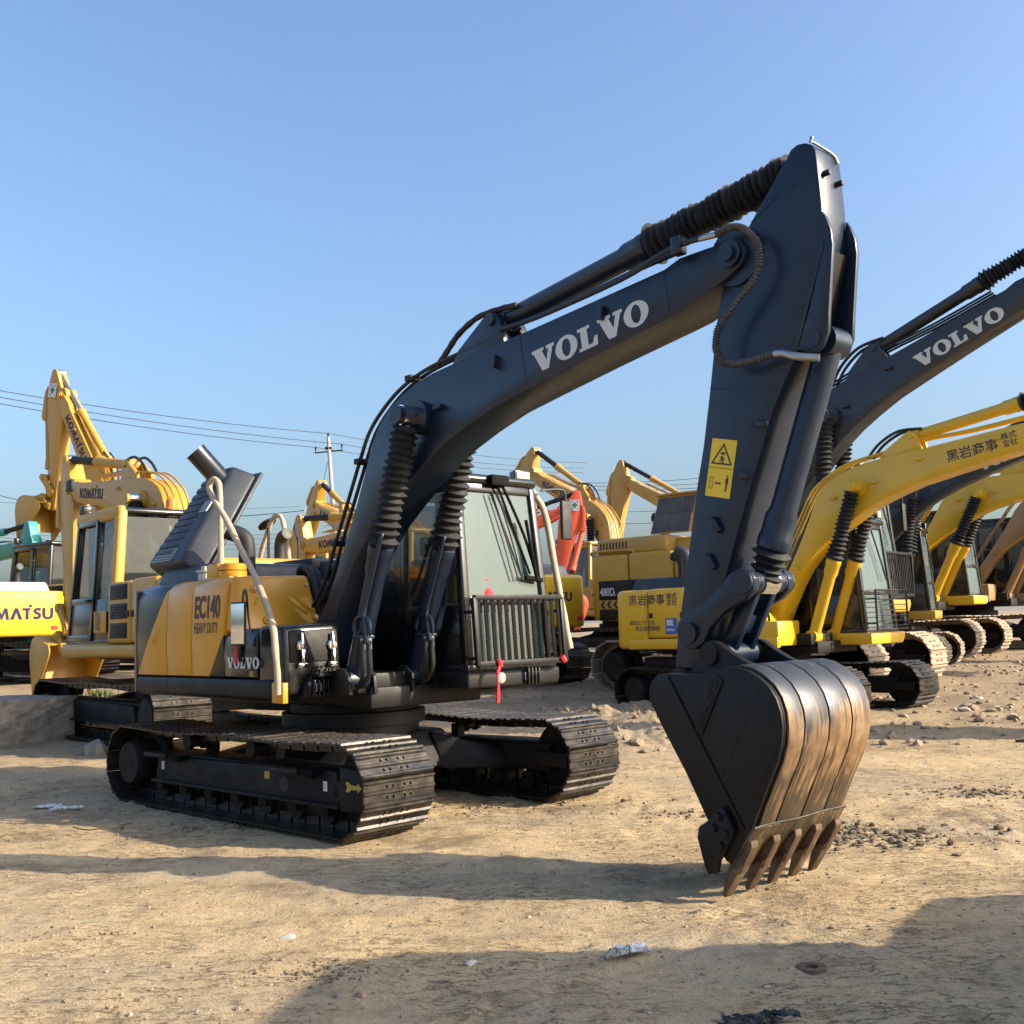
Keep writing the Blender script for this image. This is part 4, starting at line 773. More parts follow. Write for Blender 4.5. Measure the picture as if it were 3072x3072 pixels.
m = MB(); m.tube([(5.53, YB - .11, 4.415), (5.575, YB + .06, 4.36), (5.585, YB + .10, 4.31)], .008, 6); m.lathe((5.535, YB - .11, 4.40), (5.548, YB - .11, 4.435), [(0, .012), (.6, .010), (.7, .014), (1, .008)], 10); m.build('grease_line', 'steel', arm)
for y, z in ((YB - .07, 4.20), (YB + .07, 4.17)): m = MB(); m.cyl((5.58, y, z), (5.63, y, z), .018, seg=10); m.build('bolt', 'slate', arm)
# yellow warning sign on the arm
ya = YB - .1385; sc_ = Vector((4.79, ya, 2.528)); r_ = Vector((.188, 0, -.043)).normalized(); u_ = Vector((.082, 0, .358)).normalized()
sg = decal('warning_sign', SQ, 'decal', arm, sc_, r_, u_, .192, .365); q = lambda a, b, e: sc_ + r_ * a + u_ * b + Vector((0, -e, 0))
for me_, a, b, sx, sy in ((TRI, 0, .09, .165, .155), (FALL, 0, .068, .155, .15), (FRAME, -.06, -.095, .028, .075), (ARROW2, -.008, -.095, .05, .05), (MAN, .058, -.09, .07, .105)): decal('sign_print', me_, 'ink_dark', arm, q(a, b, .002), r_, u_, sx, sy)
decal('sign_print', SQ, 'ink_dark', arm, q(0, 0, .0015), r_, u_, .19, .003)
# spiral-wrapped hose and the steel lines on boom and arm
yh = YB - .255
def coil(t): return 1 + .16 * (1 if math.sin(t * 2 * math.pi * 92) > 0 else -1)
m = MB(); m.tube([(4.93, yh, 3.974), (5.03, yh - .01, 3.985), (5.12, yh - .01, 3.96), (5.21, yh - .01, 3.87), (5.243, yh - .01, 3.758), (5.20, yh - .01, 3.63), (5.04, yh - .01, 3.495), (4.925, yh - .01, 3.39), (4.888, yh - .01, 3.28), (4.92, yh - .01, 3.18), (5.0, yh - .01, 3.135), (5.16, yh - .01, 3.128), (5.31, yh, 3.14)], .022, 8, 22, coil); hs = m.build('wrapped_hose', 'hose_grey', arm)
m = MB(); m.tube([(4.80, yh, 3.985), (4.94, yh, 3.974)], .020, 10); m.build('hose_fitting', 'steel', hs); m = MB(); m.tube([(5.30, yh, 3.14), (5.36, yh, 3.13), (5.44, yh, 3.095), (5.56, yh + .06, 3.07)], .024, 10); m.build('hose_fitting', 'steel', hs)
m = MB(); m.tube([(2.80, YB - .15, 3.86), (3.2, YB - .15, 3.86), (4.09, YB - .22, 3.905), (4.45, YB - .25, 3.965), (4.63, yh, 3.99), (4.82, yh, 3.985)], .02, 8); m.tube([(2.80, YB - .10, 3.87), (3.4, YB - .10, 3.9), (4.2, YB - .12, 3.98), (4.5, YB - .08, 4.02)], .02, 8); m.box(4.58, 4.66, yh - .03, yh + .05, 3.93, 4.05, .01); m.build('steel_line', 'slate', boom)
for off, lift in ((-.13, .035), (-.05, .05), (.06, .04)):
    pts = [(.12, 1.80), (.321, 2.02), (.56, 2.45), (.80, 2.87), (.93, 3.10), (1.06, 3.30), (1.25, 3.46), (1.50, 3.60), (1.78, 3.69), (2.05, 3.735), (2.35, 3.765), (2.7, 3.80), (2.85, 3.85)]
    m = MB(); m.tube([(x - lift * .8, YB + off, z + lift * .5) for x, z in pts], .017, 8, 4); m.build('boom_line', 'rubber', boom)
m = MB(); m.tube([(2.0, YB - .12, 3.74), (2.12, YB - .12, 3.83), (2.27, YB - .12, 3.94), (2.5, YB - .11, 4.03), (2.76, YB - .10, 4.04), (2.93, YB - .09, 4.03)], .024, 8, 6, lambda t: 1 + .08 * math.sin(t * 130)); m.tube([(2.05, YB + .05, 3.74), (2.3, YB + .05, 3.93), (2.6, YB + .05, 4.08), (2.95, YB + .05, 4.05)], .022, 8, 6); m.build('hose', 'rubber', boom)
for x, z in ((1.66, 3.66), (.90, 3.05), (.52, 2.35)): m = MB(); m.box(x - .03, x + .05, YB - .19, YB + .12, z, z + .05, .006); m.build('line_clamp', 'black_dull', boom)
# pipes beside the boom cylinders
for s in (-1, 1):
    y = YB + s * .33 - .11
    m = MB(); m.tube([(1.60, y + .02, 2.36), (1.585, y, 2.30), (1.45, y, 1.98), (1.36, y, 1.76), (1.38, y - .02, 1.62), (1.42, y - .02, 1.48)], .018, 8); m.tube([(1.20, y, 1.58), (1.22, y, 1.66), (1.29, y, 1.70), (1.40, y, 1.68), (1.43, y, 1.58), (1.40, y, 1.50)], .016, 8)
    m.box(1.20, 1.43, y - .02, y + .05, 1.515, 1.545, .006); m.build('cylinder_pipe', 'slate', hero)
    for dx in (0, .09):
        m = MB(); m.tube([(1.33 + dx, y, 1.50), (1.325 + dx, y, 1.40), (1.30 + dx, y + .02, 1.25), (1.20 + dx * .5, y + .06, 1.14), (1.0, y + .12, 1.10)], .022, 8); hz_ = m.build('cylinder_hose', 'rubber', hero)
        m = MB(); m.cyl((1.33 + dx, y, 1.52), (1.328 + dx, y, 1.43), .022, seg=8); m.build('hose_fitting', 'steel', hz_)
m = MB()
for y in (YB - .33, YB + .33):
    for e in (-.13, .13): m.prism([(.90, 1.05), (1.18, 1.05), (1.16, 1.20), (1.08, 1.27), (1.0, 1.27), (.92, 1.2)], y + e - .02, y + e + .02, 'y', .008)
m.build('cylinder_bracket', 'black_dull', hero)
m = MB()
for e in (-.27, .27): m.prism([(-.05, 1.05), (.55, 1.05), (.40, 1.45), (.30, 1.57), (.18, 1.57), (.08, 1.45)], YB + e - .03, YB + e + .03, 'y', .008)
m.build('boom_bracket', 'black_dull', hero)
# bucket details
bucket_teeth(bkt, KH, YB)
m = MB(); m.tube([(5.150, YB - .485 + k * .097, .414 + .003 * math.sin(k * 7.3)) for k in range(11)], .0065, 7, 2, lambda t: 1 + .25 * math.sin(t * 71)); m.build('weld_bead', 'shoe', bkt)
bw = .48; gaps = [-.48, -.275, -.015, .235, .48]
for i in range(4):
    y0_, y1_ = YB + gaps[i] + (.045 if i == 0 else .008), YB + gaps[i + 1] - (.03 if i == 3 else .008)
    seg_ = BKT_BACK[5:]; outp = ccw_off(seg_, .016); m = MB(); m.prism(outp + ccw_off(seg_, .001)[::-1], y0_, y1_, 'y', .004); m.build('wear_plate', 'worn_steel', bkt)
for s in (-1, 1):
    m = MB(); e = YB + s * (bw + .001); m.prism([(4.548, 1.262), (4.572, 1.262), (5.085, .40), (5.062, .385)], *sorted((e, e + s * .010)), 'y', .003); m.build('side_bar', 'black_dull', bkt)
    m = MB(); m.prism([(4.975, .504), (4.955, .515), (4.835, .415), (4.79, .39), (4.775, .325), (4.825, .15), (4.845, .125), (4.905, .14), (4.925, .215), (4.955, .245), (5.032, .375), (5.028, .40)], *sorted((e + s * .012, e + s * .045)), 'y', .005)
    for x, z in ((4.94, .465), (4.90, .395), (4.98, .37), (4.945, .295)): m.lathe((x, e + s * .045, z), (x, e + s * .07, z), [(0, .026), (1, .022)], 8)
    m.build('side_cutter', 'black_dull', bkt)
strip(bkt, (5.225, 1.185), (4.93, .665), YB - bw, .008, 'black_dull', .005); strip(bkt, (5.18, .55), (5.27, .80), YB - bw, .008, 'black_dull', .005)
m = MB(); m.prism([(4.762, .935), (4.935, 1.262), (4.985, 1.235), (4.812, .908)], YB - bw - .010, YB - bw - .001, 'y', .003); m.build('name_plate', 'black_dull', bkt)
decal('embossed_lettering', SLAB, 'frame_dark', bkt, (4.808, YB - bw - .0135, .935), (.165, 0, .315), (-.315, 0, .165), .33 / SLAB_W, .04)

# ---------------------------------------------------------------- the other machines in the yard
GROUP = 'excavators parked in the yard'
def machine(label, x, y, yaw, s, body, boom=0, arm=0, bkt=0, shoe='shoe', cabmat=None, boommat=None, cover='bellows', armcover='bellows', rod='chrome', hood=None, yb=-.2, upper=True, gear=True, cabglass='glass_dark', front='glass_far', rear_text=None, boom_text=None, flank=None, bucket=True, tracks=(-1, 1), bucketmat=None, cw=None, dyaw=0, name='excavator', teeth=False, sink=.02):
    root = empty(name, (x, y, float(base_z(x, y)) - sink), R(yaw), s, label, 'excavator', GROUP)
    hood = hood or body; cw = cw or body; boommat = boommat or body; cabmat = cabmat or body
    for t in tracks: make_track(root, t * 1.145, R(dyaw), side=t, mat=shoe, detail=False)
    slew_and_deck(root, 'frame_dark', R(dyaw))
    m = MB(); m.prism(round_plan(-2.25, -1.50, -1.25, 1.25, .32, 8), 1.03, 1.98, 'z', .07, 4); cwo = m.build('counterweight', cw, root)
    if rear_text: decal('lettering', SANS, 'ink_blue', cwo, (-2.252, rear_text[0] / 2 + rear_text[2], rear_text[1]), (0, -1, 0), (0, 0, 1), rear_text[0] / SANS_W, rear_text[3])
    for sd in (-1, 1):
        x0 = -1.49; x1 = -.02 if sd == 1 else -.14; y0, y1 = sorted((sd * 1.245, sd * .55))
        m = MB(); m.box(x0, -.76, y0, y1, 1.20, 1.985, .05, 3); pn = m.build('side_panel', body, root)
        m = MB(); m.box(-.745, x1, y0, y1, 1.20, 1.97, .05, 3); pn2 = m.build('side_panel', body, root)
        if sd == 1:
            for k in range(3):
                m = MB()
                for j in range(5): m.box(-.62, -.15, 1.245, 1.262, 1.28 + k * .24 + j * .033, 1.298 + k * .24 + j * .033, .003)
                m.box(-.66, -.11, 1.235, 1.248, 1.262 + k * .24, 1.455 + k * .24, .004); m.build('louvre', 'ochre' if body != 'ochre' else 'black_dull', pn2)
    m = MB(); m.box(-1.55, -.1, -1.15, 1.15, 1.15, 1.96, .03); m.build('engine_bay', 'black_dull', root)
    m = MB(); m.hexa([(-2.05, -.95, 1.95), (-.55, -.95, 1.95), (-.55, .75, 1.95), (-2.05, .75, 1.95)], [(-1.98, -.88, 2.18), (-.62, -.88, 2.18), (-.62, .68, 2.18), (-1.98, .68, 2.18)], .05, 4); hd = m.build('engine_hood', hood, root)
    m = MB(); m.hexa([(-.12, -1.245, 1.06), (.78, -1.22, 1.06), (.78, -.60, 1.06), (-.12, -.60, 1.06)], [(-.12, -1.245, 1.90), (.10, -1.22, 1.90), (.10, -.60, 1.90), (-.12, -.60, 1.90)], .05, 4); m.box(.15, .86, -1.24, -.60, 1.05, 1.42, .03); m.build('tank', body, root)
    m = MB(); m.box(-1.9, .85, -1.255, -1.15, 1.02, 1.19, .03); m.box(-1.9, 1.62, 1.15, 1.262, 1.02, 1.19, .05, 3); m.build('skirt', body, root)
    m = MB(); m.prism([(.08, 1.03), (1.15, 1.03), (1.24, 1.13), (1.22, 1.205), (.08, 1.205)], .0, 1.66, 'x', .02); m.build('cab_base', body, root)
    m = MB(); m.tube([(.70, -1.2, 1.42), (.66, -1.22, 1.9), (.55, -1.22, 2.15), (.2, -1.2, 2.3), (-.05, -1.15, 2.25), (-.08, -1.12, 1.9)], .018, 6, 4); m.build('handrail', 'black_dull', root)
    for sd in (-1, 1):
        for x_ in (-1.42, -.82, -.68, -.2): m = MB(); m.box(x_ - .03, x_ + .03, min(sd * 1.24, sd * 1.262), max(sd * 1.24, sd * 1.262), 1.52, 1.60, .006); m.build('latch', 'black_dull', root)
    for y_ in (-.95, .95): m = MB(); m.box(-2.262, -2.235, y_ - .07, y_ + .07, 1.16, 1.24, .008); m.build('reflector', 'red', cwo)
    m = MB(); m.tube([(-1.3, -.5, 2.1), (-1.3, -.5, 2.40), (-1.36, -.5, 2.5), (-1.48, -.5, 2.54)], .075, 12, 5); m.build('exhaust_stack', 'rubber', root)
    cab = make_cab(root, cabmat, cabglass, front, door=True, roofmat=cabmat, doormat='black')
    m = MB(); m.tube([W(.55, 2.85), W(.75, 2.4), W(.90, 2.0)], .014, 6); m.build('wiper', 'rubber', cab)
    for yy in (.18, 1.0):
        m = MB(); m.hexa([(1.36, yy - .06, 3.0), (1.36, yy + .06, 3.0), (1.36, yy + .06, 3.1), (1.36, yy - .06, 3.1)], [(1.46, yy - .08, 2.98), (1.46, yy + .08, 2.98), (1.46, yy + .08, 3.12), (1.46, yy - .08, 3.12)], .012); m.cyl((1.38, yy, 2.93), (1.38, yy, 3.02), .015, seg=8); w_ = m.build('work_lamp', 'black', cab); m = MB(); m.box(1.462, 1.47, yy - .065, yy + .065, 2.995, 3.105, .004); m.build('lens', 'lens', w_)
    bm = None
    if gear:
        k = Kin(R(boom), R(arm), R(bkt)); bm, am, bk = front_gear(root, k, yb, boommat, cover, armcover, rod, bucketmat or body, bucket=bucket)
        if boom_text:
            kind, sd, mat_, x0, x1, h, dz = boom_text; yy = yb + sd * .194; p0 = k.kb((x0, 3.47 + (x0 - 3.2) * .13 + dz)); p1 = k.kb((x1, 3.47 + (x1 - 3.2) * .13 + dz)); a = P3(p0, yy); b = P3(p1, yy)
            if sd > 0: a, b = b, a
            d = Vector(b) - Vector(a); L = d.length; me_, w_ = {'slab': (SLAB, SLAB_W), 'sans': (SANS, SANS_W)}[kind]; decal('lettering', me_, mat_, bm, a, d, (0, 0, 1), L / w_, h)
        for off in (-.10, 0, .10):
            pts = [(.12, 1.80), (.321, 2.02), (.56, 2.45), (.80, 2.87), (1.06, 3.30), (1.25, 3.46), (1.50, 3.60), (1.78, 3.69), (2.35, 3.77), (2.8, 3.86), (3.5, 3.88), (4.3, 3.95)]
            m = MB(); m.tube([P3(k.kb((p[0] - .02, p[1] + .03)), yb + off) for p in pts], .016, 6, 3); m.build('boom_line', boommat if boommat != 'slate_far' else 'rubber', bm)
        for dy in (-.09, .07):
            m = MB(); m.tube([P3(k.kb(q), yb + dy) for q in ((2.0, 3.74), (2.2, 3.93), (2.5, 4.06), (2.85, 4.04))], .022, 7, 5); m.build('hose', 'rubber', bm)
        for sd in (-1, 1):
            for (lx, lz) in ((1.45, 3.2), (2.1, 3.36), (2.8, 3.6), (3.9, 3.72), (.75, 2.2)):
                q = k.kb((lx, lz)); m = MB(); m.box(q[0] - .05, q[0] + .05, min(yb + sd * .19, yb + sd * .235), max(yb + sd * .19, yb + sd * .235), q[1] - .02, q[1] + .02, .005); m.build('lug', boommat, bm)
        q = k.kb((1.5, 2.95)); m = MB(); m.box(q[0], q[0] + .12, yb + .20, yb + .34, q[1] - .08, q[1] + .06, .015); bl = m.build('boom_lamp', 'black', bm); m = MB(); m.box(q[0] + .12, q[0] + .128, yb + .21, yb + .33, q[1] - .07, q[1] + .05, .004); m.build('lens', 'lens', bl)
        if bk and teeth: bucket_teeth(bk, k, yb)
    return root, cab, bm
# yellow machine with kanji lettering, right of the front machine's arm
g, gc, gb = machine('bright yellow excavator lettered in kanji, standing behind the front machine\'s bucket', 4.08, 17.71, -43.7, 1.003, 'yellow', 1.1, 2, 0, 'shoe', cabmat='black', boom_text=None, hood='plastic', rod='yellow', armcover='bellows')
sp_ = [o for o in g.children if o.name.startswith('side_panel')]; yy = -1.2485; gp = sp_[0]
cwg = [o for o in g.children if o.name.startswith('counterweight')][0]
for nm, me_, x, z, sz in (('lettering', 'kanji_big', -1.86, 1.745, .182), ('lettering', 'kanji_small', -1.11, 1.82, .105), ('lettering', 'kanji_note', -1.85, 1.42, .082), ('lettering', 'kanji_note2', -1.74, 1.325, .082)): decal(nm, TX[me_], 'ink_dark', cwg, (x, -1.2525, z), (1, 0, 0), (0, 0, 1), sz)
st_ = decal('sticker', SQ, 'blue', cwg, (-1.03, -1.2510, 1.385), (1, 0, 0), (0, 0, 1), .22, .25); decal('sticker_lettering', TX['be'], 'white', cwg, (-1.115, -1.2535, 1.40), (1, 0, 0), (0, 0, 1), .12); decal('sticker_lettering', TX['ren'], 'white', cwg, (-1.12, -1.2535, 1.31), (1, 0, 0), (0, 0, 1), .055)
kG = Kin(R(1.1)); a = P3(kG.kb((3.2, 3.50)), -.2 - .194); b = P3(kG.kb((3.92, 3.585)), -.2 - .194); d = Vector(b) - Vector(a); decal('lettering', TX['kanji_big'], 'ink_dark', gb, a, d, (0, 0, 1), .18, .18)
c_ = Vector(b) + d.normalized() * .03 + Vector((0, 0, .10)); decal('lettering', TX['kanji_small'], 'ink_dark', gb, c_, d, (0, 0, 1), .105, .105)
m = MB(); gx = 1.74
for z in (1.30, 1.38, 1.46, 1.54, 1.62, 1.70, 1.78): m.tube([(gx, .12, z), (gx, 1.17, z)], .008, 5, 1)
for y_ in (.12, 1.17): m.tube([(gx, y_, 1.25), (gx, y_, 1.84)], .016, 6, 1); m.box(1.58, gx, y_ - .012, y_ + .012, 1.70, 1.72, 0); m.box(1.58, gx, y_ - .012, y_ + .012, 1.33, 1.35, 0)
m.tube([(gx, .12, 1.84), (gx, 1.17, 1.84)], .016, 6, 1); m.tube([(gx, .12, 1.25), (gx, 1.17, 1.25)], .016, 6, 1); m.build('windshield_guard', 'black_dull', gc)
m = MB(); m.tube([(-.1, -.36, 1.55), (.10, -.62, 1.75), (.16, -.66, 1.55), (.12, -.64, 1.25), (.3, -.6, 1.12)], .03, 8); m.build('hose', 'rubber', g)
m = MB(); m.tube([(-.95, -.85, 1.95), (-.95, -.85, 2.42), (-1.0, -.86, 2.54), (-1.12, -.88, 2.60)], .10, 14, 5); m.build('intake_elbow', 'plastic', g)
# large dark machine behind it with a black band along the flank
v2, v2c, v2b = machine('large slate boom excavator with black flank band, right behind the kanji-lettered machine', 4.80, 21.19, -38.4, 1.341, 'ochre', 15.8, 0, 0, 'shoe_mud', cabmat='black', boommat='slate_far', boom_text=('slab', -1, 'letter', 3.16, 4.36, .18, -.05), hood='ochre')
m = MB(); m.box(-2.0, -.1, -1.258, -1.20, 1.32, 1.60, .004); m.box(-2.0, -.1, -1.258, -1.20, 1.03, 1.19, .004); bb = m.build('flank_band', 'black_dull', v2)
m = MB(); m.box(-2.0, -.1, -1.256, -1.20, 1.19, 1.32, .002); cs = m.build('chevron_strip', 'ochre_pale', v2)
for k in range(12): decal('chevron', CHEV, 'black_dull', cs, (-1.98 + k * .11, -1.2585, 1.255), (1, 0, 0), (0, 0, 1), .10, .11)
decal('lettering', TX['480'], 'letter', bb, (-2.0 + .02, -1.2605, 1.385), (1, 0, 0), (0, 0, 1), .16); decal('lettering', TX['small_l'], 'letter', bb, (-1.735, -1.2605, 1.38), (1, 0, 0), (0, 0, 1), .08)
m = MB(); m.box(-2.1, -.9, -1.15, -.2, 1.97, 2.22, .06, 3); hb = m.build('hood_box', 'ochre_pale', v2)
for k in range(9): m = MB(); m.box(-2.02 + k * .055, -2.0 + k * .055, -1.156, -1.145, 2.02, 2.16, 0); m.build('vent_slot', 'rubber', hb)
m = MB(); m.tube([(-2.15, -1.16, 1.98), (-2.1, -1.2, 2.03), (-1.5, -1.2, 2.03), (-1.42, -1.18, 1.98)], .02, 6); m.build('handrail', 'ochre_pale', v2)
m = MB(); m.hexa([(-1.25, -1.0, 2.24), (-.62, -1.0, 2.24), (-.62, -.94, 2.24), (-1.25, -.94, 2.24)], [(-1.18, -.82, 2.80), (-.58, -.82, 2.80), (-.58, -.76, 2.80), (-1.18, -.76, 2.80)], .006); m.box(-1.25, -.3, -.86, -.2, 2.80, 2.83, .006); ho = m.build('open_hatch', 'ochre_pale', v2)
for i in range(3):
    for j in range(2): m = MB(); xa = -1.235 + i * .205 + j * .035; t0 = .03 + j * .46; m.hexa([(xa, -1.008 + .18 * t0, 2.24 + .56 * t0), (xa + .20, -1.008 + .18 * t0, 2.24 + .56 * t0), (xa + .20, -.99 + .18 * t0, 2.24 + .56 * t0), (xa, -.99 + .18 * t0, 2.24 + .56 * t0)], [(xa + .022, -1.008 + .18 * (t0 + .45), 2.24 + .56 * (t0 + .45)), (xa + .212, -1.008 + .18 * (t0 + .45), 2.24 + .56 * (t0 + .45)), (xa + .212, -.99 + .18 * (t0 + .45), 2.24 + .56 * (t0 + .45)), (xa + .022, -.99 + .18 * (t0 + .45), 2.24 + .56 * (t0 + .45))], .004); m.build('insulation_pad', 'pad', ho)
m = MB()
for k in range(15): m.beam((1.70, .16 + k * .07, 1.82), (1.72, .16 + k * .07, 1.28), .018, .012, 0)
for z in (1.84, 1.26): m.beam((1.71, .10, z), (1.71, 1.2, z), .04, .04, .005, (1, 0, 0))
for y_ in (.10, 1.2): m.beam((1.71, y_, 1.84), (1.71, y_, 1.26), .04, .04, .005)
m.build('windshield_guard', 'black_dull', v2c)
m = MB(); m.tube([(1.5, 1.1, 2.7), (1.55, 1.4, 2.75), (1.55, 1.45, 2.6)], .014, 6); m.box(1.53, 1.58, 1.38, 1.52, 2.2, 2.6, .015); m.build('cab_mirror', 'rubber', v2c)
# further machines of the right-hand row
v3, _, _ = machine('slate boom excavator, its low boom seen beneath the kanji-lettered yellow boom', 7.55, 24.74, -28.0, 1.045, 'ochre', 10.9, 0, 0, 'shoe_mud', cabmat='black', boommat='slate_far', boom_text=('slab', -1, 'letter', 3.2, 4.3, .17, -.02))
yi, yic, _ = machine('yellow excavator with muddy tracks at the right edge, third boom from the front', 9.57, 28.23, -36.0, 1.226, 'yellow', -5.0, 0, 0, 'shoe_mud', cabmat='black', rod='yellow')
decal('lettering', TX['sr'], 'letter', yi, (1.665, 1.05, 1.08), (0, 1, 0), (0, 0, 1), .12)
br_, _, _ = machine('dull brown excavator furthest right in the row, boom low', 12.9, 31.6, -38.0, 1.22, 'brown', -6.0, 0, 0, 'shoe_mud', cabmat='black')
# rear row, seen from behind
c1, c1c, c1b = machine('yellow excavator at left with raised-roof cab door facing the camera, behind concrete block', -4.93, 17.22, 131.4, 1.162, 'ochre', -.4, 12, 0, 'shoe', cabmat='black', boom_text=('sans', 1, 'ink_blue', 3.45, 4.45, .17, .0), cover='bellows', armcover='rod_sleeve')
m = MB(); m.tube([(-.32, -1.2, 2.0), (-.30, -1.2, 2.32), (-.16, -1.2, 2.80), (-.05, -1.2, 2.93), (.10, -1.2, 2.93), (.25, -1.2, 2.80), (.50, -1.2, 2.42), (.62, -1.2, 1.95)], .035, 10, 5, lambda t: .95 + .08 * math.sin(t * 47)); m.build('padded_handrail', 'foam', c1)
for x_, z_, tilt in ((.36, 2.86, .1), (-.48, 2.64, .5)):
    m = MB(); n_ = Vector((-.3, -.5 * tilt - .1, -.5 if tilt < .3 else .1)).normalized(); p_ = Vector((x_, -1.22, z_)); m.lathe(p_, p_ + n_ * .03, [(0, .14), (.6, .14), (1, .11)], 24); m.tube([p_ + Vector((-.02, .02, 0)), p_ + Vector((-.12, .04, -.1)), (x_ - .16, -1.16, z_ - .30), (x_ - .16, -1.16, 2.0)], .02, 6); mr = m.build('round_mirror', 'rubber', c1)
    m = MB(); m.lathe(p_ - n_ * .012, p_ + n_ * .004, [(0, .06), (.4, .11), (1, .13)], 24); m.build('mirror_glass', 'chrome', mr)
m = MB()
m.hexa([(.0, 1.19, 1.21), (.14, 1.19, 1.21), (.14, 1.05, 1.21), (.0, 1.05, 1.21)], [(.02, 1.092, 2.93), (.17, 1.092, 2.93), (.17, .96, 2.93), (.02, .96, 2.93)], .04, 3); m.build('corner_post', 'ochre', c1c); m = MB()
m.hexa([(.02, 1.10, 2.80), (1.52, 1.10, 2.80), (1.52, .98, 2.80), (.02, .98, 2.80)], [(.02, 1.10, 2.985), (1.52, 1.10, 2.985), (1.52, .98, 2.985), (.02, .98, 2.985)], .05, 4); m.build('roof_rim', 'ochre', c1c); m = MB(); m.hexa([(1.50, 1.19, 1.21), (1.58, 1.19, 1.21), (1.58, 1.08, 1.21), (1.50, 1.08, 1.21)], [(1.48, 1.18, 1.62), (1.56, 1.18, 1.62), (1.56, 1.08, 1.62), (1.48, 1.08, 1.62)], .03); m.build('door_post', 'ochre', c1c); m = MB(); m.box(.15, .56, 1.186, 1.20, 1.34, 1.62, .02, 3)
m.build('grille_panel', 'ochre', c1c)
m = MB()
for j in range(8): m.beam((.33, 1.203, 1.37 + j * .03), (.50, 1.203, 1.40 + j * .03), .006, .010, 0)
m.build('louvre', 'black_dull', c1c)
m = MB(); m.lathe((.2, .3, 2.97), (.2, .3, 3.14), [(0, .09), (.15, .09), (.2, .075), (.8, .07), (1, .04)], 16); m.build('beacon', 'amber', c1c)
m = MB(); m.tube([(.9, 1.28, 3.0), (1.1, 1.36, 3.3)], .008, 5, 1); m.box(1.0, 1.2, 1.30, 1.36, 3.26, 3.42, .02); m.build('roof_mirror', 'rubber', c1c)
dd, _, db = machine('yellow excavator with the tallest raised boom, behind the left cab', -12.19, 31.93, 147.6, 1.260, 'ochre', 50.8, -32.1, 0, 'shoe', cabmat='black', boom_text=('sans', 1, 'ink_blue', 3.1, 4.4, .17, 0), cover=None, armcover=None, rod='steel', teeth=False)
e1, _, _ = machine('yellow excavator behind the front cab, rounded counterweight lettered in blue', -1.21, 23.80, 134.3, 1.131, 'yellow', -9.4, 35, 0, 'shoe', cabmat='yellow', boommat='ochre', boom_text=('sans', 1, 'ink_blue', 3.3, 4.35, .17, 0), rear_text=(1.3, 1.50, -.1, .17), armcover='rod_sleeve', hood='plastic')
cwe = [o for o in e1.children if o.name.startswith('counterweight')][0]
e2, _, _ = machine('ochre excavator with dark folded arm, between the utility pole and the front boom', -4.17, 31.22, 117.6, 1.10, 'ochre', 9.7, 55, 0, 'shoe', cabmat='ochre', armcover='rod_sleeve', boom_text=('sans', 1, 'ink_blue', 3.3, 4.35, .17, 0))
f2, _, _ = machine('pale yellow excavator, boom sloping down to the right above the orange arm', 3.31, 33.29, 126.9, 1.15, 'ochre_pale', 19.6, 34, 0, 'shoe', cabmat='ochre_pale', armcover='rod_sleeve', boom_text=('sans', 1, 'ink_blue', 3.2, 4.3, .18, 0))
f3, _, _ = machine('tan excavator furthest behind the open hatch, arm wrapped in black', 7.6, 38.5, 140, 1.15, 'ochre_pale', 22, 6, 0, 'shoe', cabmat='ochre_pale', armcover='rod_sleeve', rod='slate')
orr, _, orb = machine('orange red small excavator, its arm rising behind the front cab', -2.3, 28.6, -10, .83, 'orange', 11, -6, 0, 'shoe', cabmat='orange', cover=None, armcover='rod_sleeve', rod='fabric')
tl, _, _ = machine('teal excavator at the left edge, only its arm above the yellow counterweight', -19.03, 35.85, -34.8, 1.096, 'teal', -5.6, 20.5, 0, 'shoe', cabmat='teal', cover=None, armcover='rod_sleeve')
bb_, _, _ = machine('bright yellow excavator cut by the left edge, blue lettering on its counterweight', -13.6, 27.6, 134, 1.13, 'yellow_bright', -5, 25, 0, 'shoe', cabmat='black', rear_text=(1.75, 1.38, -.05, .24), hood='hood_grey', armcover=None, rod='steel')
# truck shape added out of frame at right, sized to shade the foreground
tk = empty('shadow_truck', (5.5, 3.6, 0), 0, 1, 'unseen cab-over truck shape added at right to shade the foreground', 'truck')
m = MB(); m.prism([(.72, .55), (.72, 2.60), (.50, 2.74), (-.40, 2.84), (-1.1, 2.84), (-1.4, 2.4), (-1.55, 1.5), (-1.58, .55)] , -1.0, 1.0, 'x', .04, 3); tcab = m.build('truck_cab', 'white', tk)
m = MB(); m.prism([(-.86, 1.55), (-.70, 2.25), (-.25, 2.25), (-.25, 1.55)], -1.006, 1.006, 'x', .01); m.prism([(-.10, 1.55), (-.10, 2.25), (.55, 2.25), (.55, 1.55)], -1.006, 1.006, 'x', .01); m.build('truck_window', 'glass_dark', tk)
m = MB(); m.box(-1.0, 1.0, .76, 2.15, .70, .80, .01); m.build('truck_bed', 'frame_dark', tk)
for x0_, x1_, y0_, y1_ in ((-1.0, -.96, .76, 2.15), (.96, 1.0, .76, 2.15), (-.96, .96, .76, .80), (-.96, .96, 2.11, 2.15)): m = MB(); m.hexa([(x0_, y0_, .42), (x1_, y0_, .42), (x1_, y1_, .42), (x0_, y1_, .42)], [(x0_, y0_, 1.72 - .27 * y0_), (x1_, y0_, 1.72 - .27 * y0_), (x1_, y1_, 1.72 - .27 * y1_), (x0_, y1_, 1.72 - .27 * y1_)], .008); m.build('bed_board', 'white', tk)
m = MB(); m.box(-.45, .45, -1.0, 2.1, .42, .66, .02); m.build('chassis', 'frame_dark', tk)
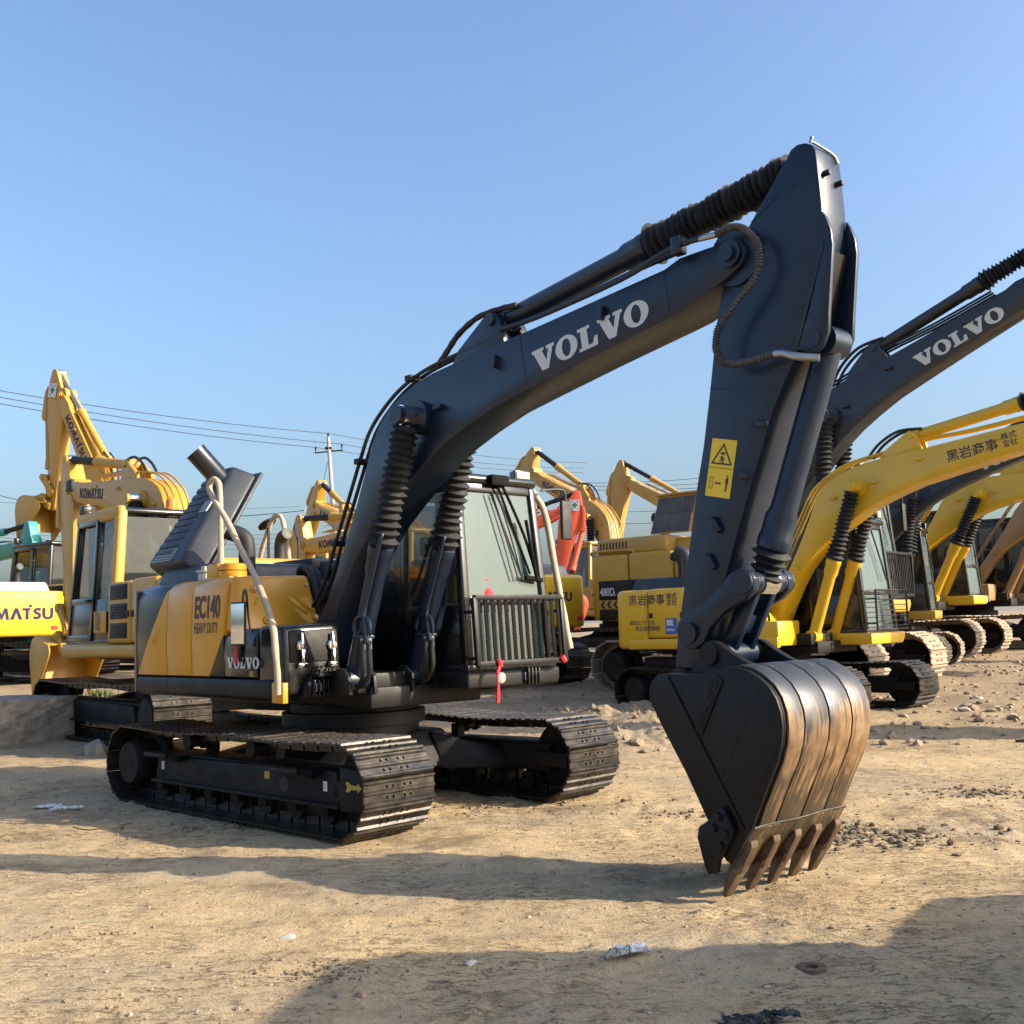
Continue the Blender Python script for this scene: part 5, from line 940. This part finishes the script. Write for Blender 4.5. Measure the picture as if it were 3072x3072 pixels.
for x_ in (-.85, .85):
    for y_ in (-.55, 1.45): m = MB(); m.lathe((x_ - .12, y_, .36), (x_ + .12, y_, .36), [(0, .28), (.15, .36), (.85, .36), (1, .28)], 24); m.build('wheel', 'rubber', tk)
# green cross safety stickers
def cross_sticker(parent, org, right, up, sx):
    o_ = Vector(org); r_ = Vector(right).normalized(); u_ = Vector(up).normalized(); nn = r_.cross(u_).normalized()
    decal('safety_sticker', SQ, 'white', parent, o_, r_, u_, sx * .9, sx); decal('sticker_cross', CROSS, 'ink_green', parent, o_ + nn * .003, r_, u_, sx * .5, sx * .5)
    for body_, a, b in (('安', -.3, .28), ('全', .16, .28), ('第', -.3, -.40), ('一', .16, -.40)): decal('sticker_lettering', TXC[body_], 'ink_dark', parent, o_ + nn * .003 + r_ * a * sx + u_ * b * sx, r_, u_, sx * .17)
TXC = {k: text_mesh(k, .02) for k in '安全第一'}
kO = Kin(R(11), R(-6)); a_ = [o for o in orr.children if o.name.startswith('arm') and 'cyl' not in o.name][0]
up_ = Vector(P3(kO.ka((5.10, 3.7)), 0)) - Vector(P3(kO.ka((5.0, 3.0)), 0)); cross_sticker(a_, P3(kO.ka((5.38, 3.95)), -.2 - .166), (up_.z, 0, -up_.x), up_, .33)
kD = Kin(R(50.8), R(-32.1)); a_ = [o for o in dd.children if o.name.startswith('arm') and 'cyl' not in o.name][0]
up_ = Vector(P3(kD.ka((5.10, 3.7)), 0)) - Vector(P3(kD.ka((5.0, 3.0)), 0)); cross_sticker(a_, P3(kD.ka((5.36, 3.9)), -.2 + .166), (-up_.z, 0, up_.x), up_, .34)

# ---------------------------------------------------------------- utility pole and overhead lines
def wpt(u, v, d):    # world point seen at a given photo fraction, d metres ahead (used only to lay out far poles and lines)
    xi = (u - 1536) / 3300.54; yi = (v - 1536) / 3300.54; a = _cr * xi - _sr * yi; b = _sr * xi + _cr * yi; r = _fw + a * _rt - b * _up; return Vector((0, 0, EYE)) + r * (d / r.y)
pb = Vector((-8.35, 52.0, float(base_z(0, 52)))); up_e = empty('utility_pole', pb, 0, 1, 'weathered concrete utility pole with two crossarms, beyond the machines', 'utility pole')
m = MB(); m.lathe((.25, 0, -.3), (-.35, 0, 10.1), [(0, .15), (1, .08)], 16); m.build('mast', 'pole', up_e)
def insul(mm, x, z): mm.lathe((x, 0, z), (x, 0, z + .26), [(0, .02), (.35, .02), (.4, .05), (.55, .03), (.65, .055), (.8, .03), (.9, .045), (1, .03)], 10)
m = MB(); m.beam((-1.0, 0, 9.35), (.35, 0, 9.45), .05, .06, .005); insul(m, -.95, 9.4); insul(m, .30, 9.5); insul(m, -.35, 10.05); m.box(-.5, -.2, -.08, .08, 9.5, 9.62, .01); m.build('crossarm', 'frame_dark', up_e)
m = MB(); m.beam((-1.6, 0, 6.35), (1.15, 0, 6.55), .05, .06, .005)
for x_ in (-1.5, -.9, .6, 1.05): insul(m, x_, 6.40 + (x_ + 1.6) * .07)
m.tube([(-1.2, 0, 5.85), (.6, 0, 5.90)], .02, 5, 1); m.tube([(.1, 0, 6.0), (-.9, .02, 5.7), (-1.2, 0, 5.85), (-.6, .03, 6.0), (0, 0, 5.95)], .012, 5); m.build('lower_crossarm', 'pole', up_e)
m = MB(); m.tube([(-.38, 0, 8.9), (-2.4, 1, 1.0)], .012, 5, 1); m.build('stay_wire', 'wire', up_e)
def line(nm, p, q, sag, lab, r=.012):
    p, q = Vector(p), Vector(q); pts = [p.lerp(q, t) - Vector((0, 0, sag * 4 * t * (1 - t))) for t in np.linspace(0, 1, 15)]; m = MB(); m.tube(pts, r, 5, 1); tag(m.build(nm, 'wire'), lab, 'wire', 'overhead wires')
for (dx, dz, u2, v2, u3, v3, t) in ((-.95, 9.62, 0, 1190, 1250, 1358, 'lowest'), (-.35, 10.28, 0, 1154, 1260, 1328, 'highest'), (.30, 9.74, 0, 1172, 1255, 1344, 'middle')):
    a = pb + Vector((dx, 0, dz)); b = wpt(u2 - 300, v2 - 36, 40); c = wpt(u3 + 500, v3 + 60, 75)
    line('overhead_wire', b, a, .25, t + ' of the three wires running left from the top of the pole', .016); line('overhead_wire', a, c, .3, t + ' of the three wires running right from the pole behind the boom', .016)
a = pb + Vector((-1.55, 0, 6.6)); line('overhead_wire', wpt(-100, 1460, 60), a, .9, 'long low wire from the left edge to the lower crossarm', .018)
a = pb + Vector((1.1, 0, 6.8)); 
for i, (v0, v1) in enumerate(((1445, 1412), (1452, 1432), (1462, 1446), (1530, 1505), (1560, 1548))): line('overhead_wire', wpt(1620, v0, 110), wpt(2300, v1, 95), .5, ('topmost', 'second', 'third', 'fourth', 'lowest')[i] + ' of the faint wires crossing the sky right of the front cab', .022)
for i, (v0, v1) in enumerate(((1580, 1600), (1592, 1612), (1606, 1628), (1618, 1642), (1500, 1520))): line('overhead_wire', wpt(-80, v0, 120), wpt(900, v1, 130), .6, ('topmost', 'second', 'third', 'lowest', 'separate upper')[i] + ' of the distant wires low in the sky at left', .022)

# ---------------------------------------------------------------- far ridge with bare trees
rx = np.linspace(-400, 500, 90); prof = [(x, float(9 + 7 * fbm(x * .012, 0., 4) + 5 * math.exp(-((x - 125) / 60) ** 2))) for x in rx]
vs_ = []; fs_ = []
for i, (x, h_) in enumerate(prof):
    for j, t in enumerate((0, .25, .6, 1.0)): vs_.append((x, 255 + 60 * t, 1.3 + h_ * .55 * math.sin(t * math.pi / 2)))
for i in range(len(prof) - 1):
    for j in range(3): fs_.append((i * 4 + j, i * 4 + 4 + j, i * 4 + 5 + j, i * 4 + 1 + j))
paint('ridge', (.19, .18, .165), .95, .5, bump=0); m = MB(); m.raw(vs_, fs_); rd = m.build('hills', 'ridge', None); tag(rd, 'low grey ridge far beyond the yard', kind='structure')
tr_v, tr_f = [], []
for k in range(420):
    x = random.uniform(-260, 330); y = 262 + random.uniform(0, 40); z0 = 4 + random.uniform(0, 3); h_ = random.uniform(4, 8)
    for b in range(9):
        p0 = Vector((x, y, z0 + h_ * .12 * b * .6)); p1 = p0 + Vector((random.uniform(-1, 1) * h_ * .28, random.uniform(-1, 1), h_ * random.uniform(.3, .5))); w_ = .16 - .01 * b; i0 = len(tr_v)
        tr_v += [p0 + Vector((-w_, 0, 0)), p0 + Vector((w_, 0, 0)), p0 + Vector((0, w_, 0)), p1]; tr_f += [(i0, i0 + 1, i0 + 3), (i0 + 1, i0 + 2, i0 + 3), (i0 + 2, i0, i0 + 3)]
m = MB(); m.raw(tr_v, tr_f); tw = m.build('distant_wood', 'twig', None, 0); tag(tw, 'leafless grey wood along the far ridge', 'wood', kind='stuff')

# ---------------------------------------------------------------- things on the ground
def blob(r, seed, flat=.6, sub=2, rough=.25):
    bm = bmesh.new(); bmesh.ops.create_icosphere(bm, subdivisions=sub, radius=r); q = random.Random(seed); ph = [(Vector((q.gauss(0, 1), q.gauss(0, 1), q.gauss(0, 1))).normalized(), q.uniform(.55, .95)) for _ in range(9)]
    for v in bm.verts:
        for d, c in ph:
            e = v.co.dot(d) - r * c
            if e > 0: v.co -= d * e * .95
        v.co *= 1 + q.uniform(-rough, rough) * .12; v.co.z *= flat
    me = bpy.data.meshes.new('stone'); bm.to_mesh(me); bm.free(); me.polygons.foreach_set('use_smooth', [False] * len(me.polygons)); return me
def put(name, me, mat, x, y, lab, cat, rz=0, sc=1, sink=.0, group=None, rx_=0):
    o = link_mat(name, me, mat); o.location = (x, y, gz(x, y) - sink); o.rotation_euler = (rx_, 0, rz); o.scale = (sc,) * 3 if isinstance(sc, (int, float)) else sc; tag(o, lab, cat, group); return o
# concrete block and rocks at left
cb = empty('concrete_block', (-7.55, 16.75, gz(-7.5, 16.7) - .06), R(-40), 1, 'weathered concrete block at the left edge beside the yellow machine', 'block')
bm = bmesh.new(); bmesh.ops.create_grid(bm, x_segments=1, y_segments=1, size=1); bm.free()
m = MB(); m.box(-.95, .62, -.62, .62, 0, .66, .035, 3); o = m.build('block', 'concrete', cb)
bm = bmesh.new(); bm.from_mesh(o.data); bmesh.ops.subdivide_edges(bm, edges=bm.edges, cuts=9, use_grid_fill=True)
for v in bm.verts: n_ = float(fbm(v.co.x * 7 + v.co.z * 5, v.co.y * 7 + v.co.z * 4, 4, .65)); v.co += Vector((n_, float(fbm(v.co.y * 8, v.co.z * 8 + 8, 3)), n_ * .6)) * .035
bm.to_mesh(o.data); bm.free(); o.data.polygons.foreach_set('use_smooth', [False] * len(o.data.polygons))
put('rock', blob(.26, 5, 1.25, 1), 'concrete', -5.62, 14.9, 'grey pointed rock behind the rear of the near crawler', 'rock', .3, (1, .9, 1.15), .05)
# litter and stones with a look of their own
put('stone', blob(.05, 11, .45), 'pale_stone', -1.23, 5.92, 'white flat stone on the sunlit dirt at left', 'stone', .4, (1.1, .7, .9))
put('stone', blob(.05, 12, .4), 'pale_stone', -.26, 5.42, 'pale sliver of stone on the sunlit dirt in the middle', 'stone', 1.2, (1.3, .5, .7))
put('stone', blob(.03, 13, .7), 'brick', -.72, 4.98, 'small red brick chip on the sunlit dirt', 'brick chip', 1.2, 1.0); put('stone', blob(.035, 14, .6), 'clod', -.80, 4.99, 'brown mud clod beside the red chip', 'clod', .2, (1.3, .8, .8))
put('stone', blob(.02, 15, .7), 'pale_stone', 1.23, 4.30, 'tiny white pebble in the shade at lower right', 'stone')
m = MB(); m.lathe((0, 0, 0), (0, 0, .022), [(0, .062), (.2, .07), (1, .068), (1, .032), (0, .03)], 26, .02, caps=False); put('washer_ring', m.mesh('washer_ring'), 'iron', 1.30, 5.19, 'rusty round iron ring lying on the dirt below the bucket', 'iron ring', sink=.008)
def crumple(w, d, seed, h=.05, nx_=16, ny_=12):
    q = np.random.default_rng(seed); v = []; f = []
    for i in range(nx_):
        for j in range(ny_):
            x = (i / (nx_ - 1) - .5) * w; y = (j / (ny_ - 1) - .5) * d; ed = 1 - .35 * abs(fbm(i * .7 + seed, j * .7, 2)) * 2
            z = h * (.5 + 1.6 * abs(float(fbm(i * .45 + seed * 3, j * .45, 3)))) * (1 - .3 * (abs(i / (nx_ - 1) - .5) * 2) ** 2); v.append((x * ed + .02 * float(fbm(i * .9, j * .9 + seed, 2)), y * ed, z))
    for i in range(nx_ - 1):
        for j in range(ny_ - 1):
            if q.random() > .06: a = i * ny_ + j; f.append((a, a + ny_, a + ny_ + 1, a + 1))
    me = bpy.data.meshes.new('crumple'); me.from_pydata(v, [], f); me.update(); return me
put('plastic_litter', crumple(.18, .10, 3, .045), 'plastic_bag', .52, 5.50, 'crumpled grey plastic litter on the dirt left of the bucket teeth', 'litter', .3)
put('plastic_litter', crumple(.12, .08, 9, .05), 'pale_stone', .43, 5.45, 'small white scrap against the crumpled plastic', 'litter', 1.0)
put('cloth_rag', crumple(.27, .12, 5, .03), 'rubber', .86, 4.42, 'black torn rag in the shade at lower right', 'rag', -.1); put('cloth_strip', crumple(.20, .05, 6, .04), 'plastic', .98, 4.47, 'grey strip of cloth lying on the black rag', 'rag', .15)
put('dung_patch', crumple(.22, .13, 8, .035), 'clod', 2.05, 4.45, 'dark round mud pat in the shade near the right edge', 'mud pat', .2)
put('paper_scrap', crumple(.30, .13, 21, .03), 'white', -4.18, 10.35, 'white paper scrap by the rear end of the near crawler', 'paper', .5); put('paper_scrap', crumple(.28, .14, 22, .03), 'plastic_bag', -4.45, 10.55, 'blue grey plastic scrap left of the white paper', 'litter', .1)
put('paper_scrap', crumple(.24, .14, 23, .06), 'plastic_bag', -5.55, 11.65, 'small white scrap on the shaded dirt at far left', 'litter', .8)
m = MB(); m.tube([(-3.30, 9.55, .02), (-3.35, 9.35, .03), (-3.55, 9.25, .02), (-3.75, 9.42, .02)], .005, 5); tag(m.build('twisted_wire', 'iron', None), 'thin rusty wire on the shaded dirt below the near crawler', 'wire')
m = MB(); m.box(-.55, .55, -.03, .03, 0, .03, .006); o = put('plank', m.mesh('plank'), 'stone', -5.3, 10.0, 'pale narrow board half buried in the shaded dirt at left', 'board', .55)
m = MB(); m.box(-.9, .9, -.03, .03, 0, .04, .006); o = put('plank', m.mesh('plank'), 'frame_dark', 6.9, 13.6, 'dark wooden bar on the ground right of the bucket', 'board', .1)
# rubble on the churned ground at right and behind: bigger pieces are things, the rest is loose stuff
RB = [blob(.10, 30 + k, .6) for k in range(8)]
for k, (x, y, s, mt, lab) in enumerate(((7.3, 17.1, .9, 'stone', 'pale rubble block nearest the right-hand crawler front'), (8.6, 18.6, 1.0, 'stone', 'flat pale slab of rubble on the churned ground at right'), (9.6, 19.8, 1.1, 'clod', 'brown lump of rubble behind the flat pale slab'), (7.2, 15.6, .8, 'clod', 'brown clod on the ground right of the yellow machine'), (3.05, 15.3, 1.6, 'concrete', 'grey broken lump in the mud beside the second crawler'), (2.45, 15.8, 1.4, 'concrete', 'grey rounded lump in the churned mud heap'), (10.8, 22.0, 1.2, 'brick', 'reddish brick lump before the far crawlers'))): put('rubble', RB[k % 8], mt, x, y, lab, 'rubble', k * 1.3, s, .02, 'rubble lumps')
def scatter(name, label, cat, n_, fn, mats, smin, smax, seed):
    q = random.Random(seed); v, f = [], []; bm = bmesh.new(); bmesh.ops.create_icosphere(bm, subdivisions=1, radius=1); base = [w.co.copy() for w in bm.verts]; bf = [[w.index for w in fc_.verts] for fc_ in bm.faces]; bm.free()
    P = [fn(q) for _ in range(n_)]; zz = ground_z(np.array([p[0] for p in P]), np.array([p[1] for p in P]))
    for (x, y), z in zip(P, zz):
        s = smin * (smax / smin) ** (q.random() ** 2.4); i0 = len(v); a = q.uniform(0, 6.28); ca, sa = math.cos(a), math.sin(a); sx, sy, sz = s * q.uniform(.7, 1.4), s * q.uniform(.6, 1.1), s * q.uniform(.35, .8)
        for w in base: j = q.uniform(.72, 1.15); lx, ly = w.x * sx * j, w.y * sy * j; v.append((x + ca * lx - sa * ly, y + sa * lx + ca * ly, z + w.z * sz * j + sz * .25))
        f += [[i0 + t for t in g_] for g_ in bf]
    me = bpy.data.meshes.new(name); me.from_pydata(v, [], f); me.update(); me.materials.append(MATS[mats]); o = bpy.data.objects.new(name, me); COL.objects.link(o); tag(o, label, cat, kind='stuff'); return o
def cl(cx, cy, rx_, ry_): return lambda q: (cx + q.gauss(0, rx_), cy + q.gauss(0, ry_))
def area(x0, x1, y0, y1): return lambda q: (q.uniform(x0, x1), y0 * (y1 / y0) ** q.random())
scatter('pebbles', 'loose fine pebbles and crumbs of earth over the yard', 'pebbles', 15000, area(-6, 7, 3.2, 15), 'clod', .0022, .017, 1)
scatter('pale_pebbles', 'loose pale grit over the yard', 'pebbles', 700, area(-6, 8, 3.4, 16), 'stone', .004, .016, 2)
for i, (cx, cy, rx_, ry_, n_, mx) in enumerate(((2.35, 8.2, .45, .28, 1100, .042), (1.75, 9.25, .35, .12, 500, .032), (-.98, 5.32, .13, .07, 170, .014), (-.1, 10.0, .5, .25, 240, .035), (4.1, 9.9, .35, .2, 400, .035), (1.4, 7.0, .25, .1, 60, .02), (-2.7, 9.3, .25, .12, 90, .03), (-2.4, 6.1, .3, .1, 60, .015))):
    scatter('mud_clods', ('dark crumbled mud right of the bucket', 'grey crumbled earth left behind the bucket', 'small dark gravel patch on the sunlit dirt at left', 'grit along the foot of the near crawler front', 'crumbled mud at the right edge', 'crumbs beside the bucket teeth', 'dark scraps on the shade below the near crawler', 'crumbs on the sunlit dirt at lower left')[i], 'mud', n_, cl(cx, cy, rx_, ry_), 'mud_dark', .005, mx, 40 + i)
scatter('rubble_bed', 'broken stones and churned clods between the machines', 'rubble', 3000, area(-2, 15, 13.5, 30), 'clod', .012, .11, 60)
scatter('brick_rubble', 'reddish brick rubble before the far crawlers at right', 'rubble', 700, area(7.5, 16, 18.5, 27), 'brick', .01, .07, 61)
scatter('stone_rubble', 'pale stone rubble on the churned ground at right', 'rubble', 420, area(6, 15, 15.5, 27), 'stone', .008, .11, 62)
# weeds by the left machines
def weeds(x, y, n_, h_, lab, mat):
    v, f = [], []; q = random.Random(int(x * 100))
    for k in range(n_):
        a = q.uniform(0, 6.28); r_ = abs(q.gauss(0, .35)); bx, by = r_ * math.cos(a), r_ * math.sin(a) * .6
        for t in range(5):
            p = Vector((bx, by, 0)); d = Vector((q.gauss(0, .5), q.gauss(0, .5), q.uniform(.4, 1))).normalized() * h_ * q.uniform(.5, 1.1); w_ = Vector((d.y, -d.x, 0)).normalized() * .016; i0 = len(v)
            v += [p - w_ * .4, p + w_ * .4, p + d * .6 + w_, p + d, p + d * .6 - w_]; f.append((i0, i0 + 1, i0 + 2, i0 + 3, i0 + 4))
    me = bpy.data.meshes.new('weeds'); me.from_pydata(v, [], f); me.update(); put('weeds', me, mat, x, y, lab, 'weeds')
weeds(-8.1, 21.5, 70, .35, 'low green weeds between the two left machines', 'leaf'); weeds(-7.6, 19.0, 40, .28, 'small green tuft before the yellow bucket at left', 'leaf'); weeds(-7.3, 18.2, 45, .38, 'dry brown tuft behind the concrete block', 'clod'); weeds(12.0, 24.5, 40, .22, 'sparse green weeds before the far crawlers', 'leaf')
